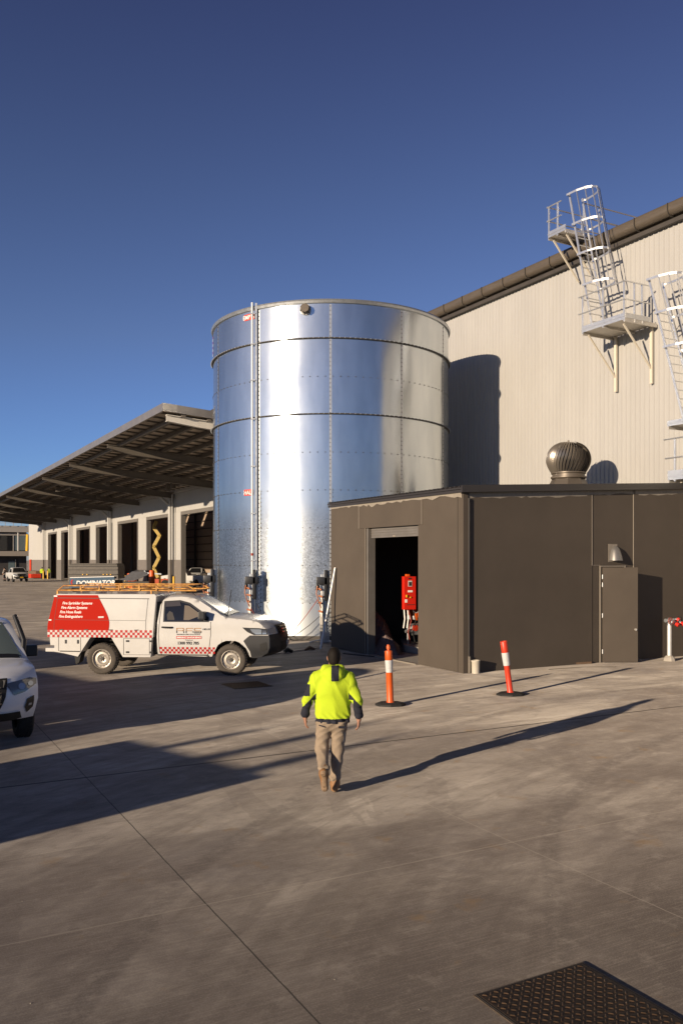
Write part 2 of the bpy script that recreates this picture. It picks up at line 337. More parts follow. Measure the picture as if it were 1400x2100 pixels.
TANKROT = .25
def tank_material():
    m = bpy.data.materials.new('galvanised_sheet'); m.use_nodes = True; n = m.node_tree.nodes; l = m.node_tree.links; b = n['Principled BSDF']
    tc = n.new('ShaderNodeTexCoord'); V = tc.outputs['Object']
    vo = n.new('ShaderNodeTexVoronoi'); vo.inputs['Scale'].default_value = 26; l.new(V, vo.inputs[0])
    sx = n.new('ShaderNodeSeparateXYZ'); l.new(V, sx.inputs[0])
    low = n.new('ShaderNodeMapRange'); low.inputs[1].default_value = 4.9; low.inputs[2].default_value = 3.6; l.new(sx.outputs[2], low.inputs[0])
    low2 = n.new('ShaderNodeMapRange'); low2.inputs[1].default_value = 1.33; low2.inputs[2].default_value = 1.34; l.new(sx.outputs[2], low2.inputs[0])
    k = n.new('ShaderNodeMath'); k.operation = 'MULTIPLY'; l.new(low.outputs[0], k.inputs[0]); l.new(low2.outputs[0], k.inputs[1])
    bw = n.new('ShaderNodeSeparateColor'); l.new(vo.outputs['Color'], bw.inputs[0])
    no = n.new('ShaderNodeTexNoise'); no.inputs['Scale'].default_value = .8; no.inputs['Detail'].default_value = 5; l.new(V, no.inputs[0])
    st = n.new('ShaderNodeMapping'); st.inputs['Scale'].default_value = (2.2, 2.2, .5); l.new(V, st.inputs[0])
    ns = n.new('ShaderNodeTexNoise'); ns.inputs['Scale'].default_value = 1; ns.inputs['Detail'].default_value = 4; l.new(st.outputs[0], ns.inputs[0])
    r1 = n.new('ShaderNodeValToRGB'); r1.color_ramp.elements[0].color = (.50, .54, .575, 1); r1.color_ramp.elements[1].color = (.62, .655, .68, 1)
    r1.color_ramp.elements[0].position = .3; r1.color_ramp.elements[1].position = .7; l.new(ns.outputs[0], r1.inputs[0])
    sp = n.new('ShaderNodeMapRange'); sp.inputs[3].default_value = .58; sp.inputs[4].default_value = 1.0; l.new(bw.outputs[0], sp.inputs[0])
    one = n.new('ShaderNodeMix'); one.data_type = 'FLOAT'; one.inputs[2].default_value = 1; l.new(k.outputs[0], one.inputs[0]); l.new(sp.outputs[0], one.inputs[3])
    mu = n.new('ShaderNodeVectorMath'); mu.operation = 'SCALE'; l.new(r1.outputs[0], mu.inputs[0]); l.new(one.outputs[0], mu.inputs['Scale'])
    l.new(mu.outputs[0], b.inputs['Base Color'])
    b.inputs['Metallic'].default_value = 1; b.inputs['Anisotropic'].default_value = .5; b.inputs['Anisotropic Rotation'].default_value = TANKROT
    tg = n.new('ShaderNodeTangent'); tg.direction_type = 'RADIAL'; tg.axis = 'Z'; l.new(tg.outputs[0], b.inputs['Tangent'])
    ra = n.new('ShaderNodeMapRange'); ra.inputs[3].default_value = .16; ra.inputs[4].default_value = .24; l.new(no.outputs[0], ra.inputs[0])
    ad = n.new('ShaderNodeMath'); ad.operation = 'MULTIPLY_ADD'; ad.inputs[1].default_value = .13; l.new(low.outputs[0], ad.inputs[0]); l.new(ra.outputs[0], ad.inputs[2])
    l.new(ad.outputs[0], b.inputs['Roughness'])
    nw = n.new('ShaderNodeTexNoise'); nw.inputs['Scale'].default_value = 1.1; nw.inputs['Detail'].default_value = 2; l.new(V, nw.inputs[0])
    bp0 = n.new('ShaderNodeBump'); bp0.inputs['Strength'].default_value = .3; bp0.inputs['Distance'].default_value = .02; l.new(nw.outputs[0], bp0.inputs['Height'])
    hs = n.new('ShaderNodeMath'); hs.operation = 'MULTIPLY'; l.new(bw.outputs[1], hs.inputs[0]); l.new(k.outputs[0], hs.inputs[1])
    bp = n.new('ShaderNodeBump'); bp.inputs['Strength'].default_value = .12; bp.inputs['Distance'].default_value = .004
    l.new(hs.outputs[0], bp.inputs['Height']); l.new(bp0.outputs[0], bp.inputs['Normal']); l.new(bp.outputs[0], b.inputs['Normal'])
    g2 = n.new('ShaderNodeBsdfAnisotropic'); g2.inputs['Roughness'].default_value = .60; g2.inputs['Anisotropy'].default_value = 0
    l.new(mu.outputs[0], g2.inputs['Color']); l.new(bp.outputs[0], g2.inputs['Normal'])
    mx = n.new('ShaderNodeMixShader'); mx.inputs[0].default_value = .18; l.new(b.outputs[0], mx.inputs[1]); l.new(g2.outputs[0], mx.inputs[2])
    l.new(mx.outputs[0], n['Material Output'].inputs['Surface']); return m

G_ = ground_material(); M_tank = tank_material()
M_wall = mat('cream_cladding', (.39, .378, .36), .5, var=.07, vscale=.9, stretch=(1, 1, .25))
M_dado = mat('grey_precast', (.17, .15, .135), .75, var=.12, vscale=2, bump=.1)
M_trim = mat('grey_steel_trim', (.20, .18, .16), .5, .3, var=.1)
M_gut = mat('bronze_gutter', (.13, .105, .08), .45, .3, var=.15, vscale=4, stretch=(.4, .4, 3))
M_dark = mat('dark_steel', (.055, .047, .04), .6, var=.2)
M_black = mat('black_rubber', (.018, .017, .016), .75, var=.2, bump=.1)
M_blackp = mat('black_plastic', (.016, .016, .018), .38)
M_shed = mat('painted_panel', (.090, .073, .058), .7, spec=.2, var=.12, vscale=.7, bump=.03, bscale=8)
M_raw = mat('raw_plaster', (.27, .235, .19), .8, var=.2, vscale=9)
M_seam = mat('pale_sealant', (.25, .215, .175), .7)
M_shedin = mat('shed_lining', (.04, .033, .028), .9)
M_fascia = mat('dark_fascia', (.035, .03, .027), .45)
M_alu = mat('aluminium', (.72, .72, .72), .38, .8, var=.06, vscale=6)
M_alud = mat('aluminium_worn', (.62, .58, .52), .5, .6, var=.15, vscale=9)
M_galv = mat('galvanised_steel', (.50, .52, .54), .42, .8, var=.15, vscale=8)
M_conc = mat('pale_concrete', (.38, .34, .29), .85, var=.12, vscale=4, bump=.2)
M_white = mat('white_paint', (.56, .545, .52), .34, coat=.3, var=.05, vscale=2.5)
M_white2 = mat('white_body', (.80, .80, .82), .25, coat=.6)
M_red = mat('red_vinyl', (.42, .012, .003), .65, spec=.1)
M_chk = mat('red_square', (.42, .014, .014), .5, spec=.3)
M_txtw = mat('white_lettering', (.85, .82, .78), .5)
M_txtd = mat('dark_lettering', (.03, .03, .035), .5)
M_gold = mat('gold_lettering', (.42, .24, .12), .4)
M_glass = mat('dark_glass', (.012, .013, .015), .04, spec=.8)
M_wsg = mat('windscreen_glass', (.10, .125, .13), .2, spec=.35)
M_lamp = mat('lamp_lens', (.30, .34, .40), .08, .35, coat=1)
M_chrome = mat('chrome', (.75, .75, .76), .12, 1)
M_bump = mat('grey_bumper', (.020, .020, .022), .55, var=.1)
M_tyre = mat('tyre_rubber', (.075, .062, .050), .85, var=.35, vscale=14, bump=.15)
M_tyred = mat('tyre_black', (.016, .016, .016), .8, var=.2, bump=.1)
M_rim = mat('steel_rim', (.42, .38, .33), .42, .5, var=.2, vscale=20)
M_rack = mat('rusty_yellow_rack', (.62, .33, .07), .6, var=.6, vscale=9, dark=(.25, .08, .025))
M_hiv = mat('hi_vis_fabric', (.46, .60, .015), .85, var=.05, bump=.25, bscale=60)
M_navy = mat('navy_fabric', (.014, .015, .026), .9, bump=.3, bscale=60)
M_khaki = mat('khaki_canvas', (.28, .215, .155), .85, var=.14, vscale=14, bump=.3, bscale=70)
M_boot = mat('tan_leather', (.27, .135, .055), .6, var=.2, vscale=22)
M_sole = mat('boot_sole', (.25, .165, .10), .8, var=.35, vscale=40)
M_skin = mat('skin', (.34, .17, .11), .5, var=.06)
M_hair = mat('dark_hair', (.010, .007, .005), .7, spec=.2, bump=.25, bscale=420)
M_orange = mat('orange_plastic', (.66, .10, .012), .42, var=.08)
M_redpl = mat('red_orange_plastic', (.62, .045, .015), .42, var=.08)
M_refl = mat('reflective_band', (.58, .57, .55), .35, var=.12, vscale=20)
M_yel = mat('yellow_paint', (.75, .42, .02), .45, var=.1)
M_boom = mat('yellow_boom', (.46, .32, .08), .45, var=.12)
M_pump = mat('pump_red', (.60, .018, .008), .45)
M_grate = mat('rusty_plate', (.045, .03, .02), .55, .4, var=.5, vscale=12, dark=(.018, .013, .011))
M_blue = mat('blue_panel', (.03, .075, .13), .45)
M_mud = mat('dirty_grey_paint', (.13, .115, .10), .7, var=.25, vscale=5)
M_wood = mat('weathered_wood', (.16, .10, .06), .85, var=.3, vscale=12)
M_tarp = mat('dusty_plastic_sheet', (.13, .085, .075), .45, var=.3, vscale=8)
M_deck = mat('canopy_deck', (.78, .66, .52), .6, var=.45, vscale=1.2, stretch=(1, 3, 1))
M_can = mat('canopy_steel', (.14, .12, .10), .6, var=.15)
M_canf = mat('canopy_fascia', (.30, .27, .24), .38, .55, var=.15, vscale=2)
M_canw = mat('pale_canopy_beam', (.62, .58, .52), .5, var=.1)
M_wire = mat('red_cable', (.30, .05, .03), .6)
M_paleglass = mat('pale_window_glass', (.12, .16, .18), .1, spec=1)  # paler glass for some office windows and the doors, no emission
M_leaf = mat('leaf', (.06, .09, .03), .7)

# ------------------------------------------------------------------ setting
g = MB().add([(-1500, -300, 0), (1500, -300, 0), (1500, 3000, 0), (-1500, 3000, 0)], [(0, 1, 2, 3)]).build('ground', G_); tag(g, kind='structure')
# loose grit on the slab
gr = MB()
for i in range(300):
    q = random.random()
    if q < .5: P = F(random.uniform(6, 20), 17.0-abs(random.gauss(0, .9)))
    else: P = Vector((random.uniform(-6, 8), random.uniform(4.8, 18), 0))
    r = random.uniform(.002, .007); a = random.random()*3
    vs = [(P.x+r*math.cos(a+t*1.26)*random.uniform(.7, 1.3), P.y+r*math.sin(a+t*1.26)*random.uniform(.7, 1.3), 0) for t in range(5)]+[(P.x, P.y, r*.8)]
    gr.add(vs, [(t, (t+1) % 5, 5) for t in range(5)])
tag(gr.build('loose_grit', M_raw), 'loose grit and crumbs scattered over the concrete yard', 'grit', kind='stuff')

# ------------------------------------------------------------------ warehouse
WH = fthing('warehouse', 'large cream clad warehouse with open dock doors and long canopy', 'warehouse', 22.5, 20)
U0, U1 = 8.0, 154.0
def ribs(mb, u0, u1, z0, z1, c=22.5, pitch=.20, d=.03):
    pts = []; n = max(1, int(round((u1-u0)/pitch))); p = (u1-u0)/n
    for i in range(n):
        a = u0+i*p; pts += [(a, 0), (a+.56*p, 0), (a+.66*p, d), (a+.84*p, d), (a+.94*p, 0)]
    pts.append((u1, 0)); vs = []
    for u, e in pts: vs += [(c-e, u, z0), (c-e, u, z1)]
    mb.add(vs, [(2*i+2, 2*i, 2*i+1, 2*i+3) for i in range(len(pts)-1)])
doors = [(62.2-3.6, 69.8), (73.1, 80.4), (83.5, 91.6), (95.5, 102.1), (105.4, 113.4), (117.8, 124.0), (127.5, 134.6)]
DT = 6.95
wl = MB(); ribs(wl, U0, U1, DT, 13.95)
cur = U0
for a, b in doors+[(U1, U1)]:
    if a > cur:
        ribs(wl, cur, a, 2.85, DT); MB().box(22.44, 22.62, cur+.002, a-.002, 0, 2.85).build('dado', M_dado, WH)
    cur = b
wl.build('wall', M_wall, WH, recalc=False)
for a, b in doors:
    fr = MB(); t = .16
    fr.box(22.40, 22.82, a, a+t, 0, DT); fr.box(22.40, 22.82, b-t, b, 0, DT); fr.box(22.41, 22.72, a+t, b-t, DT-.3, DT-.003)
    dfm = fr.build('door_frame', M_trim, WH, bevel=.01)
# shell behind the cladding: back wall, roof, ends, floor
sh = MB()
C1 = 50
sh.box(C1, C1+.2, U0, U1, 0, 15.3); sh.box(22.6, C1, U1, U1+.2, 0, 14.0)
ua = U0  # roof segments with added open gaps that let sky light inside
while ua < U1:
    ub = min(U1, ua+8.6); sh.add([(22.45, ua, 13.95), (C1, ua, 17.0), (C1, ub, 17.0), (22.45, ub, 13.95), (22.45, ua, 14.15), (C1, ua, 17.2), (C1, ub, 17.2), (22.45, ub, 14.15)],
       [(0, 1, 2, 3), (7, 6, 5, 4), (0, 4, 5, 1), (3, 2, 6, 7), (0, 3, 7, 4)]); ua = ub+1.2
sh.box(22.64, C1, U0, U0+.2, 0, 14)
sh.build('roof_and_back_walls', mat('inside_cladding', (.36, .27, .20), .8, var=.15), WH, recalc=False)
gi = MB()
for z in [1.5+1.35*i for i in range(9)]: gi.box(C1-.25, C1, U0+.3, U1-.3, z, z+.12)
for u in range(14, 152, 11): gi.box(C1-.55, C1-.26, u, u+.35, 0, 14.5); gi.box(30.8, 31.1, u+5, u+5.3, 0, 14.2)
gi.build('girts_and_columns', M_dark, WH)
# gutter with straps
gu = MB()
prof = [(22.46, 13.80)]+[(22.25+.18*math.cos(R(a)), 14.05+.19*math.sin(R(a))) for a in range(-60, -200, -20)]+[(22.07, 14.22), (22.11, 14.26), (22.46, 14.28)]
vs = []
for u in (U0, U1): vs += [(p[0], u, p[1]) for p in prof]
N = len(prof); gu.add(vs, [(i, i+1, N+i+1, N+i) for i in range(N-1)]+[(N-1, 0, N, 2*N-1)], 0, True)
GU = gu.build('gutter', M_gut, WH, ang=50)
u = 9.3
while u < 62:
    st = MB(); pr = [(22.25+.200*math.cos(R(a)), 14.05+.210*math.sin(R(a))) for a in range(-60, -200, -20)]+[(22.050, 14.24)]
    pr = [(22.52, 13.62)]+pr
    for (a, b) in zip(pr[:-1], pr[1:]): st.bar((a[0], u, a[1]), (b[0], u, b[1]), .05, .02, up=(0, 1, 0))
    st.build('gutter_strap', M_dark, GU); u += 1.36
dk = MB().box(22.30, 22.44, U0, U1, 13.66, 13.80); dk.build('eave_soffit', M_dark, WH)
# canopy
CO, ZO, ZW = 11.35, 9.62, 8.80
CU0, CU1 = 37.7, 141.0
def cz(c): return ZW+(ZO-ZW)*(22.4-c)/(22.4-CO)
dkk = MB()
vs = []; us = np.arange(CU0, CU1+.01, .5)
dkk.add([(CO, CU0, cz(CO)+.12), (22.4, CU0, cz(22.4)+.12), (22.4, CU1, cz(22.4)+.12), (CO, CU1, cz(CO)+.12),
         (CO, CU0, cz(CO)+.2), (22.4, CU0, cz(22.4)+.2), (22.4, CU1, cz(22.4)+.2), (CO, CU1, cz(CO)+.2)],
        [(0, 1, 2, 3), (7, 6, 5, 4), (0, 4, 5, 1), (2, 6, 7, 3), (1, 5, 6, 2), (0, 3, 7, 4)])
CAN = dkk.build('canopy', M_deck, WH, recalc=True)
fa = MB()
fa.box(CO-.12, CO, CU0-.1, CU1+.1, cz(CO)-.02, cz(CO)+.34)
fa.prism([(CO+.002, cz(CO)-.02), (22.4, cz(22.4)-.02), (22.4, cz(22.4)+.34), (CO+.002, cz(CO)+.34)], lambda a, b: (a, CU0-.1, b), lambda a, b: (a, CU0-.02, b))
fa.prism([(CO+.002, cz(CO)-.02), (22.4, cz(22.4)-.02), (22.4, cz(22.4)+.34), (CO+.002, cz(CO)+.34)], lambda a, b: (a, CU1+.02, b), lambda a, b: (a, CU1+.1, b))
fa.build('fascia', M_canf, CAN)
def rafter(u, m, deep=.50, shallow=.18):
    r = MB(); top = -.12
    poly = [(CO+.15, cz(CO)+top), (22.35, cz(22.35)+top), (22.35, cz(22.35)+top-deep), (CO+1.6, cz(CO+1.6)+top-deep*.8), (CO+.15, cz(CO)+top-shallow)]
    r.prism(poly, lambda a, b: (a, u-.02, b), lambda a, b: (a, u+.02, b))
    for k in range(2, 4):
        a, b = poly[k], poly[(k+1) % 5]; r.bar((a[0], u, a[1]), (b[0], u, b[1]), .26, .03)
    r.bar((poly[0][0], u, poly[0][1]-.016), (poly[1][0], u, poly[1][1]-.016), .26, .03)
    return r.build('rafter', m, CAN)
rafter(CU0+.25, M_canw, .44, .30)
uu = [49.4+11.1*i for i in range(9)]
for u in uu: rafter(u, M_can)
pu = MB(); c = CO+.9
while c < 22.2:
    z = cz(c); pu.box(c-.10, c+.10, CU0, CU1, z-.14, z+.10); c += 1.25
pu.build('purlins', M_can, CAN)
rb = MB()
for u in np.arange(CU0+.9, CU1, 1.3):
    rb.prism([(CO+.05, cz(CO)+.04), (22.35, cz(22.35)+.04), (22.35, cz(22.35)+.115), (CO+.05, cz(CO)+.115)], lambda a, b: (a, u, b), lambda a, b: (a, u+.10, b))
for _ in range(26):
    u = random.uniform(45, 135); c = random.uniform(13, 21); rb.box(c, c+.35, u, u+.35, cz(c)-.45, cz(c)+.05)
rb.build('deck_battens', M_can, CAN)
MB().tube([(22.32, CU0, 8.62), (22.32, CU1, 8.62)], .06, 8).build('canopy_pipe', M_wall, WH)
for u in (49.8, 71.9, 94.4, 116.4, 137.2):
    cl = MB(); cl.tube([(22.12, u, 2.85), (22.12, u, 8.5)], .17, 12); cl.tube([(22.12, u, 7.55), (21.2, u, 8.35)], .11, 10); cl.tube([(22.18, u-.5, 2.85), (22.18, u-.5, 8.5)], .08, 8)
    co = cl.build('downpipe_column', M_wall, WH); MB().tube([(22.12, u, 0), (22.12, u, 2.849)], .18, 12).build('column_guard', M_dado, co)

# ------------------------------------------------------------------ tank
TX, TY, TR, THh = -.43, 34.6, 4.74, 12.0
TK = thing('water_tank', 'huge cylindrical galvanised steel water tank with bolted panels', 'tank', (TX, TY, 0))
tk = MB(); rows = 9; rh = THh/rows; n = 176
for i in range(rows):
    r = TR+(.007 if i % 2 == 0 else 0); z0 = i*rh-(.03 if i else 0); z1 = (i+1)*rh
    tk.lathe([(r, max(z0, .02)), (r, z1)], n, mi=0)
tk.lathe([(TR, THh-.02), (.05, THh+.9)], 64, mi=0)
def dome(phi, z, r0=TR, s=.02, mi=1):
    # phi measured from the camera-facing side
    nx, ny = math.sin(phi), -math.cos(phi); tx, ty = math.cos(phi), math.sin(phi); R0 = r0+.005; vs = []
    for rr, hh in ((s, 0), (s*.7, s*.75)):
        for k in range(6):
            a = k*math.pi/3; vs.append((nx*(R0+hh)+tx*rr*math.cos(a), ny*(R0+hh)+ty*rr*math.cos(a), z+rr*math.sin(a)))
    tk.add(vs, [(k, (k+1) % 6, 6+(k+1) % 6, 6+k) for k in range(6)]+[(6, 7, 8, 9, 10, 11)], mi)
seams = [R(.4+32.73*k) for k in range(-3, 4)]
for p in seams:
    z = .08
    while z < THh-.05: dome(p, z, TR+.006, .022); z += .15
    if True:
        z = .12
        while z < 5.3: dome(p+.018, z, TR+.006, .021); z += .15
    for q0, q1, mi_ in ((p-.006, p+.012, 2),): tk.add([(math.sin(q)*(TR+.010), -math.cos(q)*(TR+.010), z_) for q, z_ in ((q0, .05), (q1, .05), (q1, THh-.15), (q0, THh-.15))], [(0, 1, 2, 3)], mi_)
for i in range(1, rows):
    if i in (6, 8): continue
    for k in range(-46, 47): dome(R(.4+k*3.27+1.2), i*rh-.02, TR+.006, .022)
# base angle
tk.lathe([(TR+.02, .012), (TR+.14, .012), (TR+.14, .03), (TR+.02, .03), (TR+.02, .16)], n, mi=1)
tk.build('shell', [M_tank, M_dark, M_galv], TK, recalc=False, ang=30)
for z in (6*rh, 8*rh):
    rg = MB().lathe([(TR+.004, z-.03), (TR+.07, z-.022), (TR+.078, z-.006), (TR+.07, z+.012), (TR+.004, z+.018)], n)
    for k in range(-40, 41):
        p = R(k*2.2); pass
        x, y = math.sin(p)*(TR+.09), -math.cos(p)*(TR+.09)
        rg.add([(x-.018, y, z-.02), (x+.018, y, z-.02), (x+.018, y-.01, z+.012), (x-.018, y-.01, z+.012)], [(0, 1, 2, 3)], 1)
    rg.build('stiffener_ring', [M_dark, M_galv], TK, recalc=False)
rm = MB().lathe([(TR+.006, THh-.12), (TR+.06, THh-.11), (TR+.09, THh-.03), (TR+.06, THh+.03), (TR-.1, THh+.05)], n); rm.build('top_rim', M_galv, TK, recalc=False)
def tp(phi, r): return (math.sin(phi)*r, -math.cos(phi)*r)
pp = MB(); x, y = tp(R(-34.6), TR+.16); pp.tube([(x, y, 2.3), (x, y, THh+.12)], .038, 10)
PI_ = pp.build('level_pipe', mat('white_pipe', (.72, .71, .70), .45), TK)
x2, y2 = tp(R(-33.6), TR+.10); cc = MB().box(x2, x2+.075, y2-.03, y2+.05, 2.0, THh+.1); cc.build('cable_channel', M_galv, TK)
for z in (2.8, 4.5, 6.2, 7.9, 9.3, 10.6, 11.7): MB().box(x-.06, x+.12, y-.055, y+.12, z, z+.04).build('pipe_clamp', M_galv, PI_)
MB().lathe([(.05, 3.0), (.05, 3.09)], 10, (x, y, 0)).build('red_tape', M_wire, PI_, recalc=False)
def tank_sign(phi, z, wd, hh, txt):
    sg = MB(); R0 = TR+.02; nn = 6
    vs = []
    for i in range(nn+1):
        a = phi+(i/nn-.5)*wd/R0; x, y = tp(a, R0); vs += [(x, y, z-hh/2), (x, y, z+hh/2)]
    sg.add(vs, [(2*i, 2*i+2, 2*i+3, 2*i+1) for i in range(nn)])
    o = sg.build('level_sign', mat('sign_red', (.62, .05, .03), .5), TK, recalc=False)
    t = MB(); fn = lambda a, b: (*tp(phi+a/R0, R0+.006), z-.075+b); add_text(t, txt, .21, fn, align='CENTER', bold=.002)
    t.build('lettering', M_txtw, o, recalc=False)
tank_sign(R(-37.9), 11.68, .52, .22, 'EMPTY'); tank_sign(R(-38.3), 5.3, .46, .22, 'HALF')
lv = MB(); 
for i in range(8): 
    a0, a1 = R(-79.5), R(-77.5); za = 10.9+i*.1
    lv.add([(*tp(a0, TR+.03), za), (*tp(a1, TR+.03), za), (*tp(a1, TR+.03), za+.1), (*tp(a0, TR+.03), za+.1)], [(0, 1, 2, 3)], i % 2)
lv.build('level_gauge', [M_txtw, M_chk], TK, recalc=False)
vx, vy = tp(R(-10.2), TR); ve = MB()
ve.tube([(vx, vy+.02, 11.68), (vx*1.0, vy-.05, 11.68)], .20, 20, 1); ve.tube([(vx, vy-.03, 11.68), (vx-.02, vy-.26, 11.68)], [.15, .145], 16, 0)
for k in range(9): a = k*math.pi/9*2; ve.bar((vx+.15*math.cos(a), vy-.06, 11.68+.15*math.sin(a)), (vx-.02+.15*math.cos(a), vy-.26, 11.68+.15*math.sin(a)), .02)
for k in range(6): a = k*math.pi/3+.3; ve.box(vx+.175*math.cos(a)-.015, vx+.175*math.cos(a)+.015, vy-.08, vy-.05, 11.68+.175*math.sin(a)-.015, 11.68+.175*math.sin(a)+.015, 2)
ve.build('overflow_outlet', [M_gut, M_refl, M_dark], TK)

# lifting jacks at the tank foot
def jack(x, y, label, flip=1):
    t = thing('lifting_jack', label, 'jack', (x, y, 0), 0, 'lifting jacks round the tank foot')
    b = MB(); b.box(-.09, .09, -.06, .08, 0, 2.35); 
    for i in range(22): b.box(.10, .19, .0, .03, .1+i*.1, .155+i*.1)
    b.box(.095, .21, .035, .06, 0, 2.5)
    b.build('post', M_galv, t, bevel=.005)
    MB().box(-.12, -.02, -.16, -.07, 0, 1.5).build('control_rail', M_alud, t, bevel=.004)
    m = MB(); m.box(-.24, .22, -.20, -.062, 1.98, 2.26); m.box(.02, .15, -.20, .0, 1.45, 2.5); m.tube([(-.2, -.15, 1.98), (-.2, -.15, 1.8)], .07, 8)
    m.build('motor_housing', M_blackp, t, bevel=.03)
    f = MB()
    for i, z in enumerate((1.86, 1.62, 1.4, 1.1)): f.tube([(-.16, -.2, z), (-.06+.04*(i % 2), -.26, z-.04)], .035, 8)
    f.tube([(-.2, -.24, 1.95), (-.24, -.24, 1.7), (-.15, -.26, 1.4), (-.08, -.22, 1.2)], .018, 6)
    f.build('hose_fittings', mat('copper_fitting', (.40, .15, .07), .5, .3), t)
    l = MB(); l.tube([(-.05, -.19, 1.85), (-.06, -.22, 1.6), (-.03, -.2, 1.2), (-.05, -.2, .9)], .022, 6); l.box(-.13, 0, -.175, -.165, 1.0, 1.12); l.build('white_hose', M_txtw, t)
    f2 = MB(); 
    for a in (-.9, .2, 1.3): f2.bar((0, 0, .12), (math.sin(a)*.5*-1, -abs(math.cos(a))*.3, .02), .05, .04)
    f2.build('foot', M_galv, t)
    return t
jack(-3.18, 30.25, 'lifting jack with black motor at the foot of the tank, behind the ute bonnet')
jack(-.62, 29.25, 'lifting jack standing between the tank and the leaning white pole')
jack(-5.05, 32.7, 'half hidden lifting jack at the far left edge of the tank')
def cable(pts, m, lab, nm='cable'):
    P = [Vector(p) for p in pts]; o = []
    for a, b, sag in zip(P[:-1], P[1:], [1]*9):
        for i in range(12):
            t = i/12; o.append(a.lerp(b, t))
    o.append(P[-1]); return tag(MB().tube(o, .012, 6).build(nm, m), lab, 'cable')
cable([(-3.3, 30.1, 1.3), (-3.0, 29.9, .8), (-2.2, 29.6, .15), (-1.8, 29.5, .03)], M_wire, 'thin red hose drooping from the jack behind the ute bonnet')
cable([(-3.0, 30.1, 1.3), (-2.75, 29.9, .8), (-2.2, 29.7, .35), (-1.75, 29.55, .04)], M_black, 'thin black cable hanging beside the red hose near the ute bonnet')
cable([(-.8, 29.1, 1.5), (-1.2, 29.2, .95), (-1.6, 29.3, .45), (-2.1, 29.45, .05)], M_wire, 'thin red hose drooping from the jack beside the leaning pole')
cable([(-.7, 29.1, .95), (-1.1, 29.2, .6), (-1.5, 29.3, .3), (-2.0, 29.4, .03)], M_black, 'thin black cable drooping from the jack beside the leaning pole')

# ------------------------------------------------------------------ pump shed
CS, US = 12.82, 17.24; CE, UE = 21.6, 24.3
SH = fthing('pump_shed', 'dark brown panel pump shed with open roller door and turbine vent', 'shed', CS, US)
def rz(c): return 4.64+(c-CS)*.0505
w = MB(); T = .18
def rwall(c0, c1, z0, a=0, b=T, mi=0):   # piece of the right-hand face from z0 up to the sloping roof
    w.prism([(c0, z0), (c1, z0), (c1, rz(c1)-.09), (c0, rz(c0)-.09)], lambda x, z: (x, US+a, z), lambda x, z: (x, US+b, z), mi)
rwall(CS+.16, 17.22, 0, 0); rwall(17.226, 18.80, 2.70, .012); rwall(18.806, CE, 0, 0)
w.box(17.226, 17.50, US+.012, US+T, 0, 2.70-.003); w.box(18.50, 18.80, US+.012, US+T, 0, 2.697)
w.prism([(CS, 0), (CS+.15, 0), (CS+.15, rz(CS+.15)-.09), (CS, rz(CS)-.09)], lambda x, z: (x, US-.03, z), lambda x, z: (x, US+.2, z))
# left face with roller-door opening
DA, DB = 19.24, 22.08
w.box(CS, CS+T, US+.203, DA, 0, 4.53); w.box(CS, CS+T, DB, UE, 0, 4.53)
w.box(CS-.02, CS+T, 19.02, 22.46, 3.80, 4.535)
w.box(CS+T+.002, CE, UE-T, UE, 0, 4.55); w.box(CE-T, CE, US+T, UE-T, 0, 4.95)
w.build('panel_walls', M_shed, SH, recalc=True)
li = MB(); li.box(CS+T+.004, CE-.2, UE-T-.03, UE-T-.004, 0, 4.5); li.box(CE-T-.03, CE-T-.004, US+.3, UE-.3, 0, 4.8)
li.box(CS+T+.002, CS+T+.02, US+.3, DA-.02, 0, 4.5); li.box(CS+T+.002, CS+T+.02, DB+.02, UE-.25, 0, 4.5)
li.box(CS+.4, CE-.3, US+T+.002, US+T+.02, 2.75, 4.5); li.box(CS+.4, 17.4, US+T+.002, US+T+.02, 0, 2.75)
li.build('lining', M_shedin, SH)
ro = MB()
ro.add([(CS-.08, US-.12, rz(CS)-.02), (CE, US-.12, rz(CE)-.02), (CE, UE+.1, rz(CE)-.02), (CS-.08, UE+.1, rz(CS)-.02),
        (CS-.08, US-.12, rz(CS)+.03), (CE, US-.12, rz(CE)+.03), (CE, UE+.1, rz(CE)+.03), (CS-.08, UE+.1, rz(CS)+.03)],
       [(0, 3, 2, 1), (4, 5, 6, 7), (0, 1, 5, 4), (1, 2, 6, 5), (2, 3, 7, 6), (3, 0, 4, 7)])
u = US-.05
while u < UE+.05:
    ro.prism([(CS-.13, rz(CS)+.032), (CE, rz(CE)+.032), (CE, rz(CE)+.062), (CS-.13, rz(CS)+.062)], lambda a, b: (a, u, b), lambda a, b: (a, u+.05, b)); u += .19
ro.build('roof', M_fascia, SH)
f = MB()
f.prism([(CS-.14, rz(CS)-.11), (CE, rz(CE)-.11), (CE, rz(CE)+.07), (CS-.14, rz(CS)+.07)], lambda a, b: (a, US-.17, b), lambda a, b: (a, US-.125, b))
f.prism([(CS-.14, rz(CS)-.11), (CE, rz(CE)-.11), (CE, rz(CE)-.09), (CS-.14, rz(CS)-.09)], lambda a, b: (a, US-.122, b), lambda a, b: (a, US-.002, b))
f.box(CS-.06, CS-.012, US-.12, UE+.1, rz(CS)-.10, rz(CS)-.03)
f.build('fascia', M_fascia, SH)
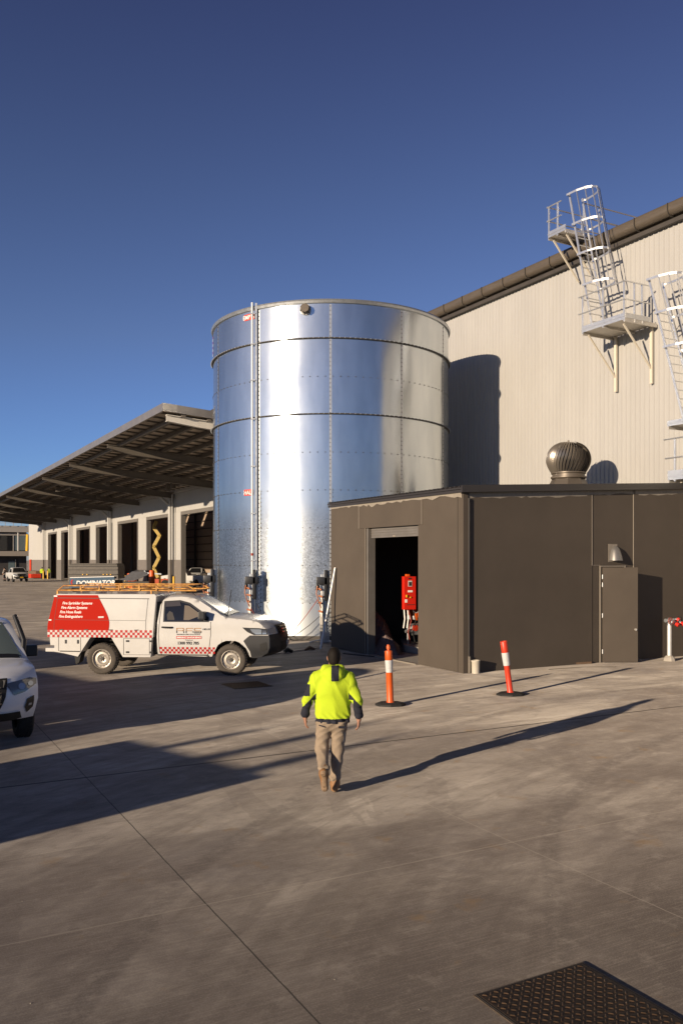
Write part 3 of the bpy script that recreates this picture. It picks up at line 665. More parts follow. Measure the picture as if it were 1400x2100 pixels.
# ragged unpainted plaster strip under the eaves
rg = MB(); x = CS+.2
P = []
while x < CE: P.append((x, .12+.07*random.random())); x += .11+.2*random.random()
for (a, ha), (b, hb) in zip(P[:-1], P[1:]):
    if 17.1 < a < 18.9 or 17.1 < b < 18.9: ha *= .8; hb *= .8
    off = .008 if 17.22 < a < 18.7 else -.004
    rg.add([(a, US+off, rz(a)-.095), (b, US+off, rz(b)-.095), (b, US+off, rz(b)-.095-hb), (a, US+off, rz(a)-.095-ha)], [(0, 1, 2, 3)])
rg.build('unpainted_strip', M_raw, SH, recalc=False); rg = MB()
y = US-.0
P = []
while y < UE: P.append((y, .03+.10*random.random()**2)); y += .08+.18*random.random()
for (a, ha), (b, hb) in zip(P[:-1], P[1:]):
    rg.add([(CS-.024, a, 4.535), (CS-.024, b, 4.535), (CS-.024, b, 4.535-hb), (CS-.024, a, 4.535-ha)], [(0, 1, 2, 3)])
rg.build('unpainted_strip', M_raw, SH, recalc=False)
class _Sep:
    def box(self, *a): a, mi = a[:6], (a[6] if len(a) > 6 else 0); MB().box(*a).build('panel_joint', (M_seam, M_dark)[mi], SH)
se = _Sep()
se.box(12.995, 13.01, US-.006, US, 0, 4.5, 1); se.box(12.965, 12.985, US-.006, US+.004, .02, 4.52)
se.box(17.205, 17.222, US-.008, US+.01, 2.69, rz(17.2)-.1); se.box(18.802, 18.822, US-.008, US+.01, 2.62, rz(18.8)-.1); se.box(17.226, 17.5, US, US+.012, 2.694, 2.706)
se.box(CS-.028, CS-.02, 19.02, 19.04, 3.80, 4.50); se.box(CS-.028, CS-.02, 22.44, 22.46, 3.80, 4.50)
se.box(CS-.012, CS-.004, US+.19, US+.2, 0, 4.5, 1); se.box(CS-.006, CS, DB+.0, DB+.02, 0, 3.80)
# roller door
rd = MB()
for i in range(5): z = 3.50+i*.075; rd.box(CS+.10, CS+.135, DA+.01, DB-.16, z, z+.05); rd.box(CS+.115, CS+.13, DA+.01, DB-.16, z+.05, z+.075)
RD = rd.build('roller_door', M_trim, SH, bevel=.006); MB().box(CS+.09, CS+.098, 20.55, 20.68, 3.51, 3.555).build('door_tag', M_seam, RD)
MB().box(CS+.03, CS+.28, DB-.10, DB-.004, 0, 3.79).build('door_guide', M_trim, SH)
# side door hinged open
dh = MB(); hx, hy = 17.56, US-.02; a = -28.5; ca, sa = math.cos(R(a)), math.sin(R(a))
def dr(x, y, z): return (hx+x*ca-y*sa, hy+x*sa+y*ca, z)
dh.box(.01, .985, -.045, 0, .02, 2.64); dh.xf(dr); DO = dh.build('side_door', M_shed, SH, bevel=.004)
kn = MB(); kn.tube([dr(.92, -.046, .92), dr(.92, -.09, .92)], [.035, .03], 12); kn.build('door_knob', M_alud, DO)
for z in (.25, 1.25, 2.1, 2.32): MB().tube([(hx-.015, hy-.045, z), (hx-.015, hy-.045, z+.12)], .014, 8).build('hinge', M_alu, DO)
dfr = MB(); dfr.box(17.505, 17.545, US-.012, US+.15, 0, 2.69); dfr.box(17.545, 18.50, US-.012, US+.15, 2.655, 2.69); dfr.box(18.455, 18.495, US-.01, US+.15, 0, 2.655)
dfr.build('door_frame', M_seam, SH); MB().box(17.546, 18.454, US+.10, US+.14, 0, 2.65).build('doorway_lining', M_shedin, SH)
# bulkhead light over the door
bh = MB(); bx, bz = 18.08, 2.99
prof = []
vs = []; rings = 7; nn = 12
for i in range(rings+1):
    t = i/rings; z = bz+.24-.40*t; rr = .06+.15*math.sqrt(t)
    for k in range(nn+1):
        th = math.pi*k/nn; vs.append((bx-rr*math.cos(th), US+.01-rr*1.15*math.sin(th), z))
fs = [(i*(nn+1)+k, (i+1)*(nn+1)+k, (i+1)*(nn+1)+k+1, i*(nn+1)+k+1) for i in range(rings) for k in range(nn)]
fs.append(tuple(range(nn, -1, -1))); fs.append(tuple(range(rings*(nn+1), rings*(nn+1)+nn+1)))
bh.add(vs, fs, 0, True)
BL = bh.build('light_hood', mat('hood_grey', (.20, .19, .18), .38, .5), SH)
MB().box(bx-.24, bx+.10, US+.003, US+.011, bz-.2, bz+.30).build('mounting_patch', M_seam, BL)
# downpipe stub
dp = MB(); q = (13.12, US-.14); dp.lathe([(.10, 0), (.105, .28), (.112, .29), (.112, .33), (.09, .33), (.088, .1)], 20, (*q, 0)); dp.build('downpipe_stub', mat('cream_pvc', (.50, .45, .37), .5), SH, recalc=False)
MB().tube([(12.99, US-.04, 0), (12.99, US-.04, 4.4)], .022, 8).build('thin_downpipe', M_fascia, SH)
MB().box(12.97, 13.01, US-.07, US-.03, 0, .42).build('pipe_foot', M_seam, SH)
# floor slab and sill inside
pl = MB(); pl.box(CS+.0, CE-.3, US+.3, UE-.3, .002, .012); pl.build('shed_floor', M_conc, SH)
MB().box(CS-.12, CS-.002, DA-.05, DB-.35, .004, .035).build('door_sill', M_seam, SH)
MB().prism([(14.2, 20.6), (16.6, 20.6), (16.6, 24), (15.3, 24), (14.2, 22.1)], lambda a, b: (a, b, .013), lambda a, b: (a, b, .22)).build('plinth', M_conc, SH, bevel=.01)

# turbine vent
TV = fthing('turbine_vent', 'dark metal spinning turbine vent on the shed roof', 'roof vent', 20.2, 21.3)
zb = rz(20.2)+.03; x0, y0 = 20.2, 21.3
b = MB(); vs = []
for z, r in ((zb-.02, .72), (zb+.55, .50)):
    for k in range(4): a = R(45+90*k); vs.append((x0+r*1.2*math.cos(a), y0+r*1.2*math.sin(a), z))
vsT = [(x0+.50*math.cos(R(a)), y0+.50*math.sin(R(a)), zb+.66) for a in range(0, 360, 15)]
b.lathe([(.84, 0), (.78, .05), (.56, .48), (.54, .52)], 8, (x0, y0, zb-.02), smooth=False)
b.build('base_flashing', mat('vent_brown', (.12, .10, .08), .4, .4), TV)
b = MB(); b.lathe([(.54, .50), (.58, .53), (.58, .58), (.53, .59), (.53, .66), (.57, .68), (.57, .72)], 40, (x0, y0, zb)); b.build('collar', M_gut, TV, recalc=False)
b = MB(); NB = 40; H0, H1 = .72, 1.72
for k in range(NB):
    vs = []; nn = 16
    for i in range(nn+1):
        t = i/nn; z = H0+(H1-H0)*t; r = .57+.165*math.sin(math.pi*min(1, t*1.08))**.8 if t < .93 else .40
        r = .16+ (.735-.16)*math.sqrt(max(0, 1-((t-.42)/.60)**2)) if t > .42 else .57+(.735-.57)*math.sin(math.pi/2*t/.42)
        a = 2*math.pi*k/NB+.38*t
        for da, rr in ((0, r), (2*math.pi/NB*.58, r-.04)):
            vs.append((x0+rr*math.cos(a+da), y0+rr*math.sin(a+da), zb+z))
    b.add(vs, [(2*i, 2*i+1, 2*i+3, 2*i+2) for i in range(nn)], 0, True)
HD = b.build('turbine_head', mat('turbine_bronze', (.30, .26, .215), .33, .7), TV, recalc=False)
b = MB(); b.lathe([(.50, .72), (.62, 1.05), (.55, 1.45), (.2, 1.62)], 24, (x0, y0, zb)); b.build('inner_drum', M_dark, HD, recalc=False)
b = MB(); b.lathe([(.30, 1.665), (.20, 1.715), (.03, 1.74), (.03, 1.80), (.001, 1.81)], 24, (x0, y0, zb)); b.build('top_cap', M_gut, HD, recalc=False)

# ------------------------------------------------------------------ ladders and platforms on the wall
def caged_ladder(c0, c1, ub, zb_, ut, zt, cage0, label, nb=7):
    t = fthing('caged_ladder', label, 'ladder', (c0+c1)/2, ub, 'caged ladders on the warehouse wall')
    du = (ut-ub)/(zt-zb_); at = lambda z: ub+(z-zb_)*du
    for c in (c0, c1): MB().bar((c, ub, zb_), (c, ut, zt), .07, .035, up=(1, 0, 0)).build('stile', M_alu, t)
    r = MB(); z = zb_+.25
    while z < zt-1.0: r.tube([(c0, at(z), z), (c1, at(z), z)], .018, 6); z += .28
    r.build('rungs', M_alu, t)
    cm = (c0+c1)/2; W = .42; dep = 1.0
    def hp(k, n): a = math.pi*k/n; return (cm-W*1.05*math.cos(a), -dep*math.sin(a)**.85)
    hs = []
    z = zt-.02
    while z > cage0: hs.append(z); z -= 1.12
    for z in hs:
        h = MB(); pts = [(c0, at(z), z)]+[(hp(k, 8)[0], at(z)+hp(k, 8)[1], z) for k in range(0, 9)]+[(c1, at(z), z)]
        for a, b2 in zip(pts[:-1], pts[1:]): h.bar(a, b2, .012, .07)
        h.build('cage_hoop', M_alu, t)
    for k in range(1, 8):
        c, d = hp(k, 8); zl = hs[-1]
        MB().bar((c, at(zl)+d, zl), (c, at(hs[0])+d, hs[0]), .045, .012, up=(0, 1, 0)).build('cage_bar', M_alu, t)
    return t
caged_ladder(21.15, 21.75, 21.15, 10.68, 22.25, 15.60, 11.9, 'upper caged aluminium ladder rising to the roof platform')
caged_ladder(21.15, 21.75, 17.25, 6.35, 18.75, 11.62, 8.9, 'lower caged aluminium ladder at the right edge, below the middle platform')
def platform(c0, c1, u0, u1, z, label, sides, rails, brackets, toe=.16, wallpost=True):
    t = fthing('access_platform', label, 'platform', (c0+c1)/2, u0, 'access platforms on the warehouse wall')
    fl = MB(); fl.box(c0, c1, u0, u1, z-.035, z)
    fl.box(c0, c1, u0, u0+.05, z-.13, z-.037); fl.box(c0, c1, u1-.05, u1, z-.13, z-.037)
    m = (u0+u1)/2; fl.box(c0+.01, c1, m-.03, m+.03, z-.11, z-.037)
    fl.build('deck', M_alud, t)
    tb = MB()
    if 'o' in sides: tb.box(c0-.01, c0+.01, u0, u1, z-.05, z+toe); tb.box(c0-.025, c0-.011, u0, u1, z+toe*.25, z+toe*.6)
    if '0' in sides: tb.box(c0+.02, c1-.3, u0-.01, u0+.01, z+.002, z+toe)
    if '1' in sides: tb.box(c0+.02, c1-.1, u1-.01, u1+.01, z+.002, z+toe)
    if tb.v: tb.build('toe_board', M_alu, t)
    for r in rails:
        rr = MB(); rr.tube(r, .024, 8); rr.build('rail', M_alu, t)
    ps = set()
    for (c, u, hh) in brackets['posts']: MB().bar((c, u, z-.1), (c, u, z+hh), .06, .04).build('post', M_alu, t)
    for u in brackets['struts']:
        s = MB(); s.bar((c0+.15, u, z-.14), (22.36, u, z-1.45), .05, .05)
        if wallpost: s.bar((22.38, u, z-.04), (22.38, u, z-1.95), .10, .07)
        s.build('bracket', mat('cream_bracket', (.60, .54, .44), .5) if u == brackets['struts'][0] else bpy.data.materials['cream_bracket'], t)
    return t
zA = 10.62
platform(20.95, 22.42, 19.55, 21.45, zA, 'middle platform joining the two caged ladders', 'o0',
         [[(20.95, 21.6, zA+1.18), (20.95, 19.55, zA+1.18), (22.1, 19.55, zA+1.18)], [(20.95, 21.6, zA+.6), (20.95, 19.55, zA+.6), (22.1, 19.55, zA+.6)],
          [(20.95, 21.5, zA+1.18), (21.05, 21.5, zA+1.1), (22.3, 21.5, zA+1.1)]],
         dict(posts=[(20.97, 21.42, 1.18), (20.97, 20.5, 1.18), (20.97, 19.6, 1.18), (21.4, 19.57, 1.18), (21.75, 19.57, 1.18)], struts=[21.3, 19.75]))
zB = 14.42
platform(21.0, 22.4, 22.28, 23.16, zB, 'topmost platform projecting over the gutter', 'o1',
         [[(21.0, 23.22, zB+1.05), (21.0, 22.5, zB+1.05)], [(21.0, 23.22, zB+.55), (21.0, 22.5, zB+.55)],
          [(20.95, 23.16, zB+1.05), (24.6, 23.16, zB+1.05)], [(20.95, 23.16, zB+.55), (24.6, 23.16, zB+.55)],
          [(21.8, 22.28, zB+1.05), (24.6, 22.28, zB+1.05)], [(21.8, 22.28, zB+.55), (24.6, 22.28, zB+.55)]],
         dict(posts=[(21.02, 23.14, 1.05), (21.02, 22.7, 1.05), (21.85, 22.28, 1.05), (22.6, 22.28, 1.05), (22.6, 23.14, 1.05), (24.5, 22.28, 1.05), (24.5, 23.14, 1.05)], struts=[23.05, 22.4]), wallpost=False)
zC = 5.32
platform(21.05, 22.42, 14.2, 17.95, zC, 'lowest platform at the right edge just above the shed roof', 'o1',
         [[(21.05, 18.1, zC+1.2), (21.05, 14.2, zC+1.2)], [(21.05, 18.05, zC+.62), (21.05, 14.2, zC+.62)]],
         dict(posts=[(21.07, 17.7, 1.2), (21.07, 16.2, 1.2)], struts=[17.6, 16.0]), toe=.24, wallpost=False)
platform(21.15, 22.42, 14.9, 18.05, 6.98, 'narrow landing plate under the foot of the lower caged ladder', 'o', [],
         dict(posts=[], struts=[]), toe=.12)

# ------------------------------------------------------------------ vehicles
def sstep(a, b, x): t = max(0, min(1, (x-a)/(b-a))); return t*t*(3-2*t)
def dens(poly, d=.10, closed=True):
    out = []; n = len(poly)
    for i in range(n if closed else n-1):
        a, b = poly[i], poly[(i+1) % n]; L = math.hypot(b[0]-a[0], b[1]-a[1]); k = max(1, int(L/d))
        out += [(a[0]+(b[0]-a[0])*j/k, a[1]+(b[1]-a[1])*j/k) for j in range(k)]
    if not closed: out.append(poly[-1])
    return out
class VB:
    def __init__(s, outline, front, W, belt, topz, nose, crown=.06, tum=.2, arches=()):
        s.o = outline; s.front = front; s.W = W; s.belt = belt; s.topz = topz; s.nose = nose; s.crown = crown; s.tum = tum; s.arch = arches
    def map(s, x, y, z):
        q = abs(y)/s.W; f = 1
        if z > s.belt: f -= s.tum*((z-s.belt)/(s.topz-s.belt))**1.15
        if z < .72: f -= .05*sstep(.72, .4, z)
        f -= .012*math.sin(max(0, min(1, (z-.5)/.6))*math.pi)*-1
        x2 = x-s.nose[2]*q**2.4*sstep(s.nose[0], s.nose[1], x)
        z2 = z-s.crown*sstep(.9, 1.25, z)*q**5
        return (x2, y*f, z2)
    def body(s, parent, m, name='body'):
        b = MB(); W = s.W; xs = [p[0] for p in s.o]; zs = [p[1] for p in s.o]
        for sd in (-1, 1):
            V, Fs = refine([(x, sd*W, z) for x, z in s.o], [tuple(range(len(s.o)))], [(0, min(xs)+.13, max(xs), .15), (2, min(zs)+.08, max(zs), .1)])
            b.add([s.map(*p) for p in V], Fs, 0, True)
        D = dens(s.o, .1); ys = [-1, -.97, -.9, -.75, -.5, -.2, 0, .2, .5, .75, .9, .97, 1]; n = len(D)
        vs = [s.map(x, k*W, z) for k in ys for x, z in D]
        for j in range(len(ys)-1):
            for i in range(n):
                x, z = D[i]; mi = 0; x2, z2 = D[(i+1) % n]; xm, zm = (x+x2)/2, (z+z2)/2
                for ax, az, ar in s.arch:
                    if math.hypot(xm-ax, zm-az) < ar+.03: mi = 1
                if zm < .62 and abs(x2-x) > abs(z2-z)*2: mi = 1
                b0 = len(b.v); break_ = 0
                b.m.append(mi); b.sm.append(True); b.f.append((b0+j*n+i, b0+(j+1)*n+i, b0+(j+1)*n+(i+1) % n, b0+j*n+(i+1) % n))
        b.v += [tuple(p) for p in vs]
        me = b.build(name, [m, M_black], parent, ang=38, recalc=False)
        bm = bmesh.new(); bm.from_mesh(me.data); bmesh.ops.remove_doubles(bm, verts=bm.verts, dist=.0015); bmesh.ops.recalc_face_normals(bm, faces=bm.faces); bm.to_mesh(me.data); bm.free()
        me.data.set_sharp_from_angle(angle=R(38)); return me
    def side(s, poly, sd, off, m, name, parent, th=.0):
        xs = [p[0] for p in poly]; zs = [p[1] for p in poly]
        V, Fs = refine([(x, 0, z) for x, z in poly], [tuple(range(len(poly)))], [(0, min(xs)+.07, max(xs), .12), (2, min(zs)+.07, max(zs), .1)])
        P = []
        for x, _, z in V: a = s.map(x, sd*s.W, z); P.append((a[0], a[1]+sd*off, a[2]))
        b = MB(); b.add(P, Fs if sd < 0 else [f[::-1] for f in Fs], 0, True); return b.build(name, m, parent, recalc=False)
    def sidefn(s, sd, off, x0, z0, mir=1):
        def fn(x, z): a = s.map(x0+mir*x, sd*s.W, z0+z); return (a[0], a[1]+sd*off, a[2])
        return fn
    def xfront(s, z):
        f = s.front
        for a, b in zip(f[:-1], f[1:]):
            if (a[1]-z)*(b[1]-z) <= 0 and a[1] != b[1]: return a[0]+(b[0]-a[0])*(z-a[1])/(b[1]-a[1])
        return f[0][0] if z > f[0][1] else f[-1][0]
    def face(s, poly, off, m, name, parent, sm=True):
        ys = [p[0] for p in poly]; zs = [p[1] for p in poly]
        V, Fs = refine([(0, y, z) for y, z in poly], [tuple(range(len(poly)))], [(1, min(ys)+.05, max(ys), .06), (2, min(zs)+.04, max(zs), .05)])
        P = []
        for _, y, z in V: a = s.map(s.xfront(z), y, z); P.append((a[0]+off, a[1]*(1+off*.6), a[2]))
        return MB().add(P, Fs, 0, sm).build(name, m, parent, recalc=False)
    def band(s, prof, y0, y1, off, m, name, parent):
        pr = dens(prof, .08, False); n = 12; P = []
        for i, (x, z) in enumerate(pr):
            a, b = pr[max(0, i-1)], pr[min(len(pr)-1, i+1)]; dx, dz = b[0]-a[0], b[1]-a[1]; L = math.hypot(dx, dz); nx, nz = -dz/L, dx/L
            if nz < 0: nx, nz = -nx, -nz
            for k in range(n+1):
                t = i/(len(pr)-1); hw = (y0+(y1-y0)*t); y = -hw+2*hw*k/n; a2 = s.map(x, y, z); P.append((a2[0]+nx*off, a2[1], a2[2]+nz*off))
        fs = [(i*(n+1)+k, i*(n+1)+k+1, (i+1)*(n+1)+k+1, (i+1)*(n+1)+k) for i in range(len(pr)-1) for k in range(n)]
        return MB().add(P, fs, 0, True).build(name, m, parent)
def wheel(parent, x, y, sd, r=.385, wd=.25, tyre=None, rim=None, rr=.245, holes=14, spokes=0):
    o = sd*1.0; tyre = tyre or M_tyre; rim = rim or M_rim
    t = MB(); prof = [(rr, -.10), (rr+.02, -.115), (r-.045, -.125), (r-.012, -.105), (r, -.07), (r, .07), (r-.012, .105), (r-.045, .125), (rr+.02, .115), (rr, .10)]
    t.lathe([(a, b*wd/.25) for a, b in prof], 40, (x, y, r), axis='y')
    for k in range(36):
        a = 2*math.pi*k/36
        for yy, da in ((-.075, 0), (-.03, .06), (.03, 0), (.075, .06)):
            a2 = a+da; px, pz = math.cos(a2), math.sin(a2)
            t.bar((x+px*(r-.004), y+yy-.018, r+pz*(r-.004)), (x+px*(r-.004), y+yy+.018, r+pz*(r-.004)), .03, .02, up=(px, 0, pz))
    T = t.build('tyre', tyre, parent, recalc=True)
    f = sd*wd/2; q = MB()
    if spokes:
        q.lathe([(rr, f*.8), (rr-.02, f*.85), (rr-.03, f*.3)], 40, (x, y, r), axis='y')
        for k in range(spokes):
            a = 2*math.pi*k/spokes; q.bar((x+.04*math.cos(a), y+f*.7, r+.04*math.sin(a)), (x+(rr-.02)*math.cos(a), y+f*.8, r+(rr-.02)*math.sin(a)), .05, .03, up=(0, 1, 0))
        q.lathe([(.001, f*.8), (.05, f*.8), (.06, f*.6)], 20, (x, y, r), axis='y')
    else:
        q.lathe([(rr, f*.85), (rr-.012, f*.9), (rr-.025, f*.5), (rr*.78, f*.42), (rr*.70, f*.62), (rr*.50, f*.66), (rr*.38, f*.48), (.001, f*.5)], 40, (x, y, r), axis='y')
    RM = q.build('rim', rim, T, recalc=True)
    d = MB()
    if holes:
        for k in range(holes):
            a = 2*math.pi*k/holes; cx, cz_ = x+rr*.77*math.cos(a), r+rr*.77*math.sin(a)
            d.lathe([(.001, f*.485), (.016, f*.485)], 8, (cx, y, cz_), axis='y')
        for k in range(6):
            a = 2*math.pi*k/6; d.lathe([(.012, f*.5), (.012, f*.62), (.001, f*.62)], 6, (x+.055*math.cos(a), y, r+.055*math.sin(a)), axis='y')
    d.lathe([(.04, f*.48), (.038, f*.72), (.001, f*.74)], 14, (x, y, r), axis='y')
    d.build('hub', M_dark, T, recalc=False); return T
def arcpts(cx, cz_, r, a0, a1, n=12): return [(cx+r*math.cos(R(a0+(a1-a0)*i/n)), cz_+r*math.sin(R(a0+(a1-a0)*i/n))) for i in range(n+1)]

# ---- fire service ute
UT = thing('service_ute', 'white single cab ute with red service canopy, checker stripes and yellow roof rack, side on', 'ute', (-5.885, 21.98, 0), R(-4.0))
AR = [(3.24, .40, .475)]
front = [(4.30, 1.27), (4.41, 1.20), (4.46, 1.05), (4.50, .92), (4.50, .70), (4.44, .56), (4.22, .47)]
out = [(1.42, .50), (1.40, .95), (1.41, 1.35), (1.46, 1.78), (1.52, 1.90), (1.64, 1.965), (1.95, 1.99), (2.22, 1.965), (2.42, 1.90), (2.75, 1.70), (3.00, 1.545), (3.12, 1.475), (3.4, 1.455), (3.8, 1.41), (4.1, 1.35)]+front+[(3.86, .44)]+arcpts(3.24, .40, .475, 8, 172)+[(2.70, .46)]
V = VB(out, front, .935, 1.36, 1.99, (3.75, 4.5, .30), .055, .19, AR)
V.body(UT, M_white)
for sd in (-1, 1):
    dp = MB()
    win = [(1.585, 1.392), (1.585, 1.84), (1.95, 1.86), (2.18, 1.80), (2.45, 1.62), (2.56, 1.50), (2.56, 1.40)]
    frm = [(1.555, 1.37), (1.55, 1.88), (1.95, 1.905), (2.20, 1.84), (2.50, 1.64), (2.70, 1.48), (2.70, 1.372)]
    V.side(frm, sd, .004, M_blackp, 'window_frame', UT)
    W_ = V.side(win, sd, .008, M_glass, 'side_window', UT)
    if sd < 0:
        V.side([(1.60, 1.74), (1.60, 1.85), (1.95, 1.87), (1.98, 1.765)], sd, .022, mat('weather_shield', (.05, .045, .05), .25), 'weather_shield', UT)
        V.side([(2.07, 1.42), (2.07, 1.78), (2.18, 1.765), (2.40, 1.62), (2.46, 1.52), (2.2, 1.42)], sd, .010, mat('glass_view', (.17, .14, .11), .15), 'lit_quarter_view', W_)  # opaque tan patch painted for sunlit ground seen through the window
        V.side([(1.66, 1.42), (1.64, 1.55), (1.70, 1.64), (1.78, 1.60), (1.84, 1.45), (1.84, 1.42)], sd, .010, mat('seat_grey', (.05, .045, .045), .8), 'seat_behind_glass', W_)
    # shut lines
    def seam(p, wd=.012, nm='shut_line', m=M_dark):
        b = MB(); D = dens(p, .08, False); vs = []
        for i, (x, z) in enumerate(D):
            a, c = D[max(0, i-1)], D[min(len(D)-1, i+1)]; dx, dz = c[0]-a[0], c[1]-a[1]; L = math.hypot(dx, dz); nx, nz = -dz/L*wd/2, dx/L*wd/2
            for k in (-1, 1): q = V.map(x+nx*k, sd*V.W, z+nz*k); vs.append((q[0], q[1]+sd*.004, q[2]))
        b.add(vs, [(2*i, 2*i+1, 2*i+3, 2*i+2) for i in range(len(D)-1)]); return b.build(nm, m, UT, recalc=False)
    seam([(1.50, 1.88), (1.46, 1.35), (1.44, 1.05), (1.47, .56), (1.52, .505), (2.66, .51), (2.70, .60), (2.745, 1.0), (2.745, 1.38)])
    seam([(1.42, .50), (2.68, .50)], .03, 'sill', M_black)
    if sd < 0:
        ck = MB(); h = .055
        for i in range(25):
            for j in range(3):
                if (i+j) % 2 == 0:
                    fn = V.sidefn(sd, .006, 1.475, .535); x, z = i*h, j*h
                    if x+1.475 > 2.80 - .0: continue
                    ck.add([fn(x, z), fn(x+h, z), fn(x+h, z+h), fn(x, z+h)], [(0, 1, 2, 3)])
        ck.build('checker_stripe', M_chk, UT, recalc=False)
        hd = MB(); p0, p1 = V.map(1.53, sd*V.W, 1.24), V.map(1.79, sd*V.W, 1.235)
        hd.tube([(p0[0], p0[1]-.01, p0[2]), (p0[0]+.05, p0[1]-.04, p0[2]), (p1[0]-.05, p1[1]-.04, p1[2]), (p1[0], p1[1]-.01, p1[2])], .022, 8)
        hd.build('door_handle', M_blackp, UT)
        # signwriting
        lg = MB(); fn = V.sidefn(sd, .007, 1.90, 1.075); t = .022
        def rib(p, wd=t, mi=0):
            for (a, b2) in zip(p[:-1], p[1:]):
                dx, dz = b2[0]-a[0], b2[1]-a[1]; L = math.hypot(dx, dz); nx, nz = -dz/L*wd/2, dx/L*wd/2; ex, ez = dx/L*wd*.3, dz/L*wd*.3
                lg.add([fn(a[0]+nx-ex, a[1]+nz-ez), fn(b2[0]+nx+ex, b2[1]+nz+ez), fn(b2[0]-nx+ex, b2[1]-nz+ez), fn(a[0]-nx-ex, a[1]-nz-ez)], [(0, 1, 2, 3)], mi if (a[1]+b2[1])/2 > .055 else 1)
        rib([(0, 0), (0, .07)]); rib([(0, .085), (0, .14), (.15, .14), (.175, .125), (.175, .09), (.15, .07), (.04, .07)]); rib([(.15, .07), (.175, .05), (.175, 0)])
        rib([(.235, 0), (.235, .07), (.38, .07)]); rib([(.235, .09), (.235, .12), (.255, .14), (.40, .14)])
        rib([(.60, .14), (.46, .14), (.44, .125), (.44, .09), (.46, .07), (.58, .07)]); rib([(.58, .07), (.605, .05), (.605, .02), (.585, 0), (.44, 0)])
        for k in range(3): rib([(.39, .05-.018*k), (.57, .05-.018*k)], .009, 2)
        lg.build('logo_lettering', [M_gold, M_txtd, M_chk], UT, recalc=False)
        def dl(*a, **k): q_ = MB(); add_text(q_, *a, **k); q_.build('dark_lettering', M_txtd, UT, recalc=False)
        dl('RIVERINA FIRE SOLUTIONS', .052, V.sidefn(sd, .007, 1.90, 1.01), bold=.0005, spacing=.93)
        dl('Telephone', .045, V.sidefn(sd, .007, 2.11, .858)); dl('1300 992 705', .098, V.sidefn(sd, .007, 1.915, .765), bold=.003)
        dl('HILUX', .068, V.sidefn(sd, .007, 2.54, 1.17), bold=.001, shear=.3, spacing=.95)
        rb = MB(); f2 = V.sidefn(sd, .0065, 1.89, .905); rb.add([f2(0, 0), f2(.315, 0), f2(.63, 0), f2(.63, .07), f2(.315, .07), f2(0, .07)], [(0, 1, 4, 5), (1, 2, 3, 4)])
        RB = rb.build('red_banner', M_chk, UT, recalc=False)
        t2 = MB(); add_text(t2, 'EMERGENCY 24 HOUR SERVICE', .049, V.sidefn(sd, .009, 1.905, .922), bold=.0012, spacing=.86); t2.build('banner_lettering', M_txtw, RB, recalc=False)
    # headlight: wraps round the corner
    pts = [(3.53, 1.245), (3.72, 1.235), (4.05, 1.23), (4.44, 1.21), (4.455, 1.03), (3.82, 1.02), (3.66, 1.11)]
    V.side(pts, sd, .006, M_blackp, 'headlight', UT)
    V.side([(3.72, 1.205), (4.05, 1.20), (4.20, 1.19), (4.20, 1.05), (3.90, 1.045), (3.78, 1.11)], sd, .010, M_lamp, 'headlight_lens', UT)
    V.side([(4.24, 1.19), (4.42, 1.18), (4.42, 1.055), (4.25, 1.05)], sd, .013, M_chrome, 'lamp_reflector', UT)
    V.face([(sd*.62, 1.20), (sd*.90, 1.20), (sd*.90, 1.06), (sd*.66, 1.05)] if sd > 0 else [(sd*.62, 1.20), (sd*.66, 1.05), (sd*.90, 1.06), (sd*.90, 1.20)], .008, M_lamp, 'headlight_front', UT)
    # bumper wrap
    V.side([(3.72, 1.01), (4.49, 1.01), (4.505, .92), (4.505, .70), (4.45, .56), (4.22, .47), (3.88, .44), (3.745, .44), (3.72, .60), (3.65, .74), (3.56, .86)], sd, .012, M_bump, 'bumper_side', UT)
    V.side([(4.12, .62), (4.10, .78), (4.42, .84), (4.44, .66), (4.30, .60)], sd, .018, M_black, 'fog_lamp_recess', UT)
    m = MB(); a = V.map(2.62, sd*V.W, 1.44); m.box(2.47, 2.64, sd*1.02-.12, sd*1.02+.12, 1.39, 1.58); m.bar((2.6, sd*.86, 1.42), (2.58, sd*.95, 1.47), .08, .05)
    m.build('wing_mirror', M_blackp, UT, bevel=.05)
V.face([(-.93, 1.03), (.93, 1.03), (.93, .70), (.93, .48), (-.93, .48), (-.93, .70)], .014, M_bump, 'front_bumper', UT)
V.face([(-.62, 1.24), (.62, 1.24), (.60, 1.0), (.45, .90), (-.45, .90), (-.60, 1.0)], .020, M_blackp, 'grille', UT)
for z in (1.195, 1.125, 1.055): V.face([(-.60, z+.012), (.60, z+.012), (.60, z-.012), (-.60, z-.012)], .034, M_chrome, 'grille_bar', UT)
V.face([(-.55, .82), (.55, .82), (.50, .58), (-.50, .58)], .02, M_black, 'lower_intake', UT)
MB().box(4.52, 4.535, -.19, .19, .70, .82).build('number_plate', M_white, UT)
V.band([(2.40, 1.905), (2.75, 1.70), (3.05, 1.515)], .80*.9, .90*.9, .008, M_wsg, 'windscreen', UT)
V.band([(3.03, 1.53), (3.16, 1.475)], .74, .78, .012, M_blackp, 'cowl', UT)
b = MB(); b.tube([(3.05, -.55, 1.51), (3.0, .1, 1.56)], .01, 6); b.build('wiper', M_blackp, UT)
b = MB(); b.tube([(3.10, -.62, 1.46), (3.20, -.64, 2.10)], .009, 6); b.tube([(3.1, -.62, 1.44), (3.1, -.62, 1.5)], .02, 8); b.build('aerial', M_black, UT)
b = MB(); b.tube([(2.28, -.5, 1.93), (2.10, -.52, 2.12)], .008, 6); b.build('roof_aerial', M_black, UT)
b = MB(); b.box(3.45, 4.1, -.45, .45, 1.385, 1.40); 
b = MB(); b.box(3.5, 4.2, -.012, .012, .0, .001)
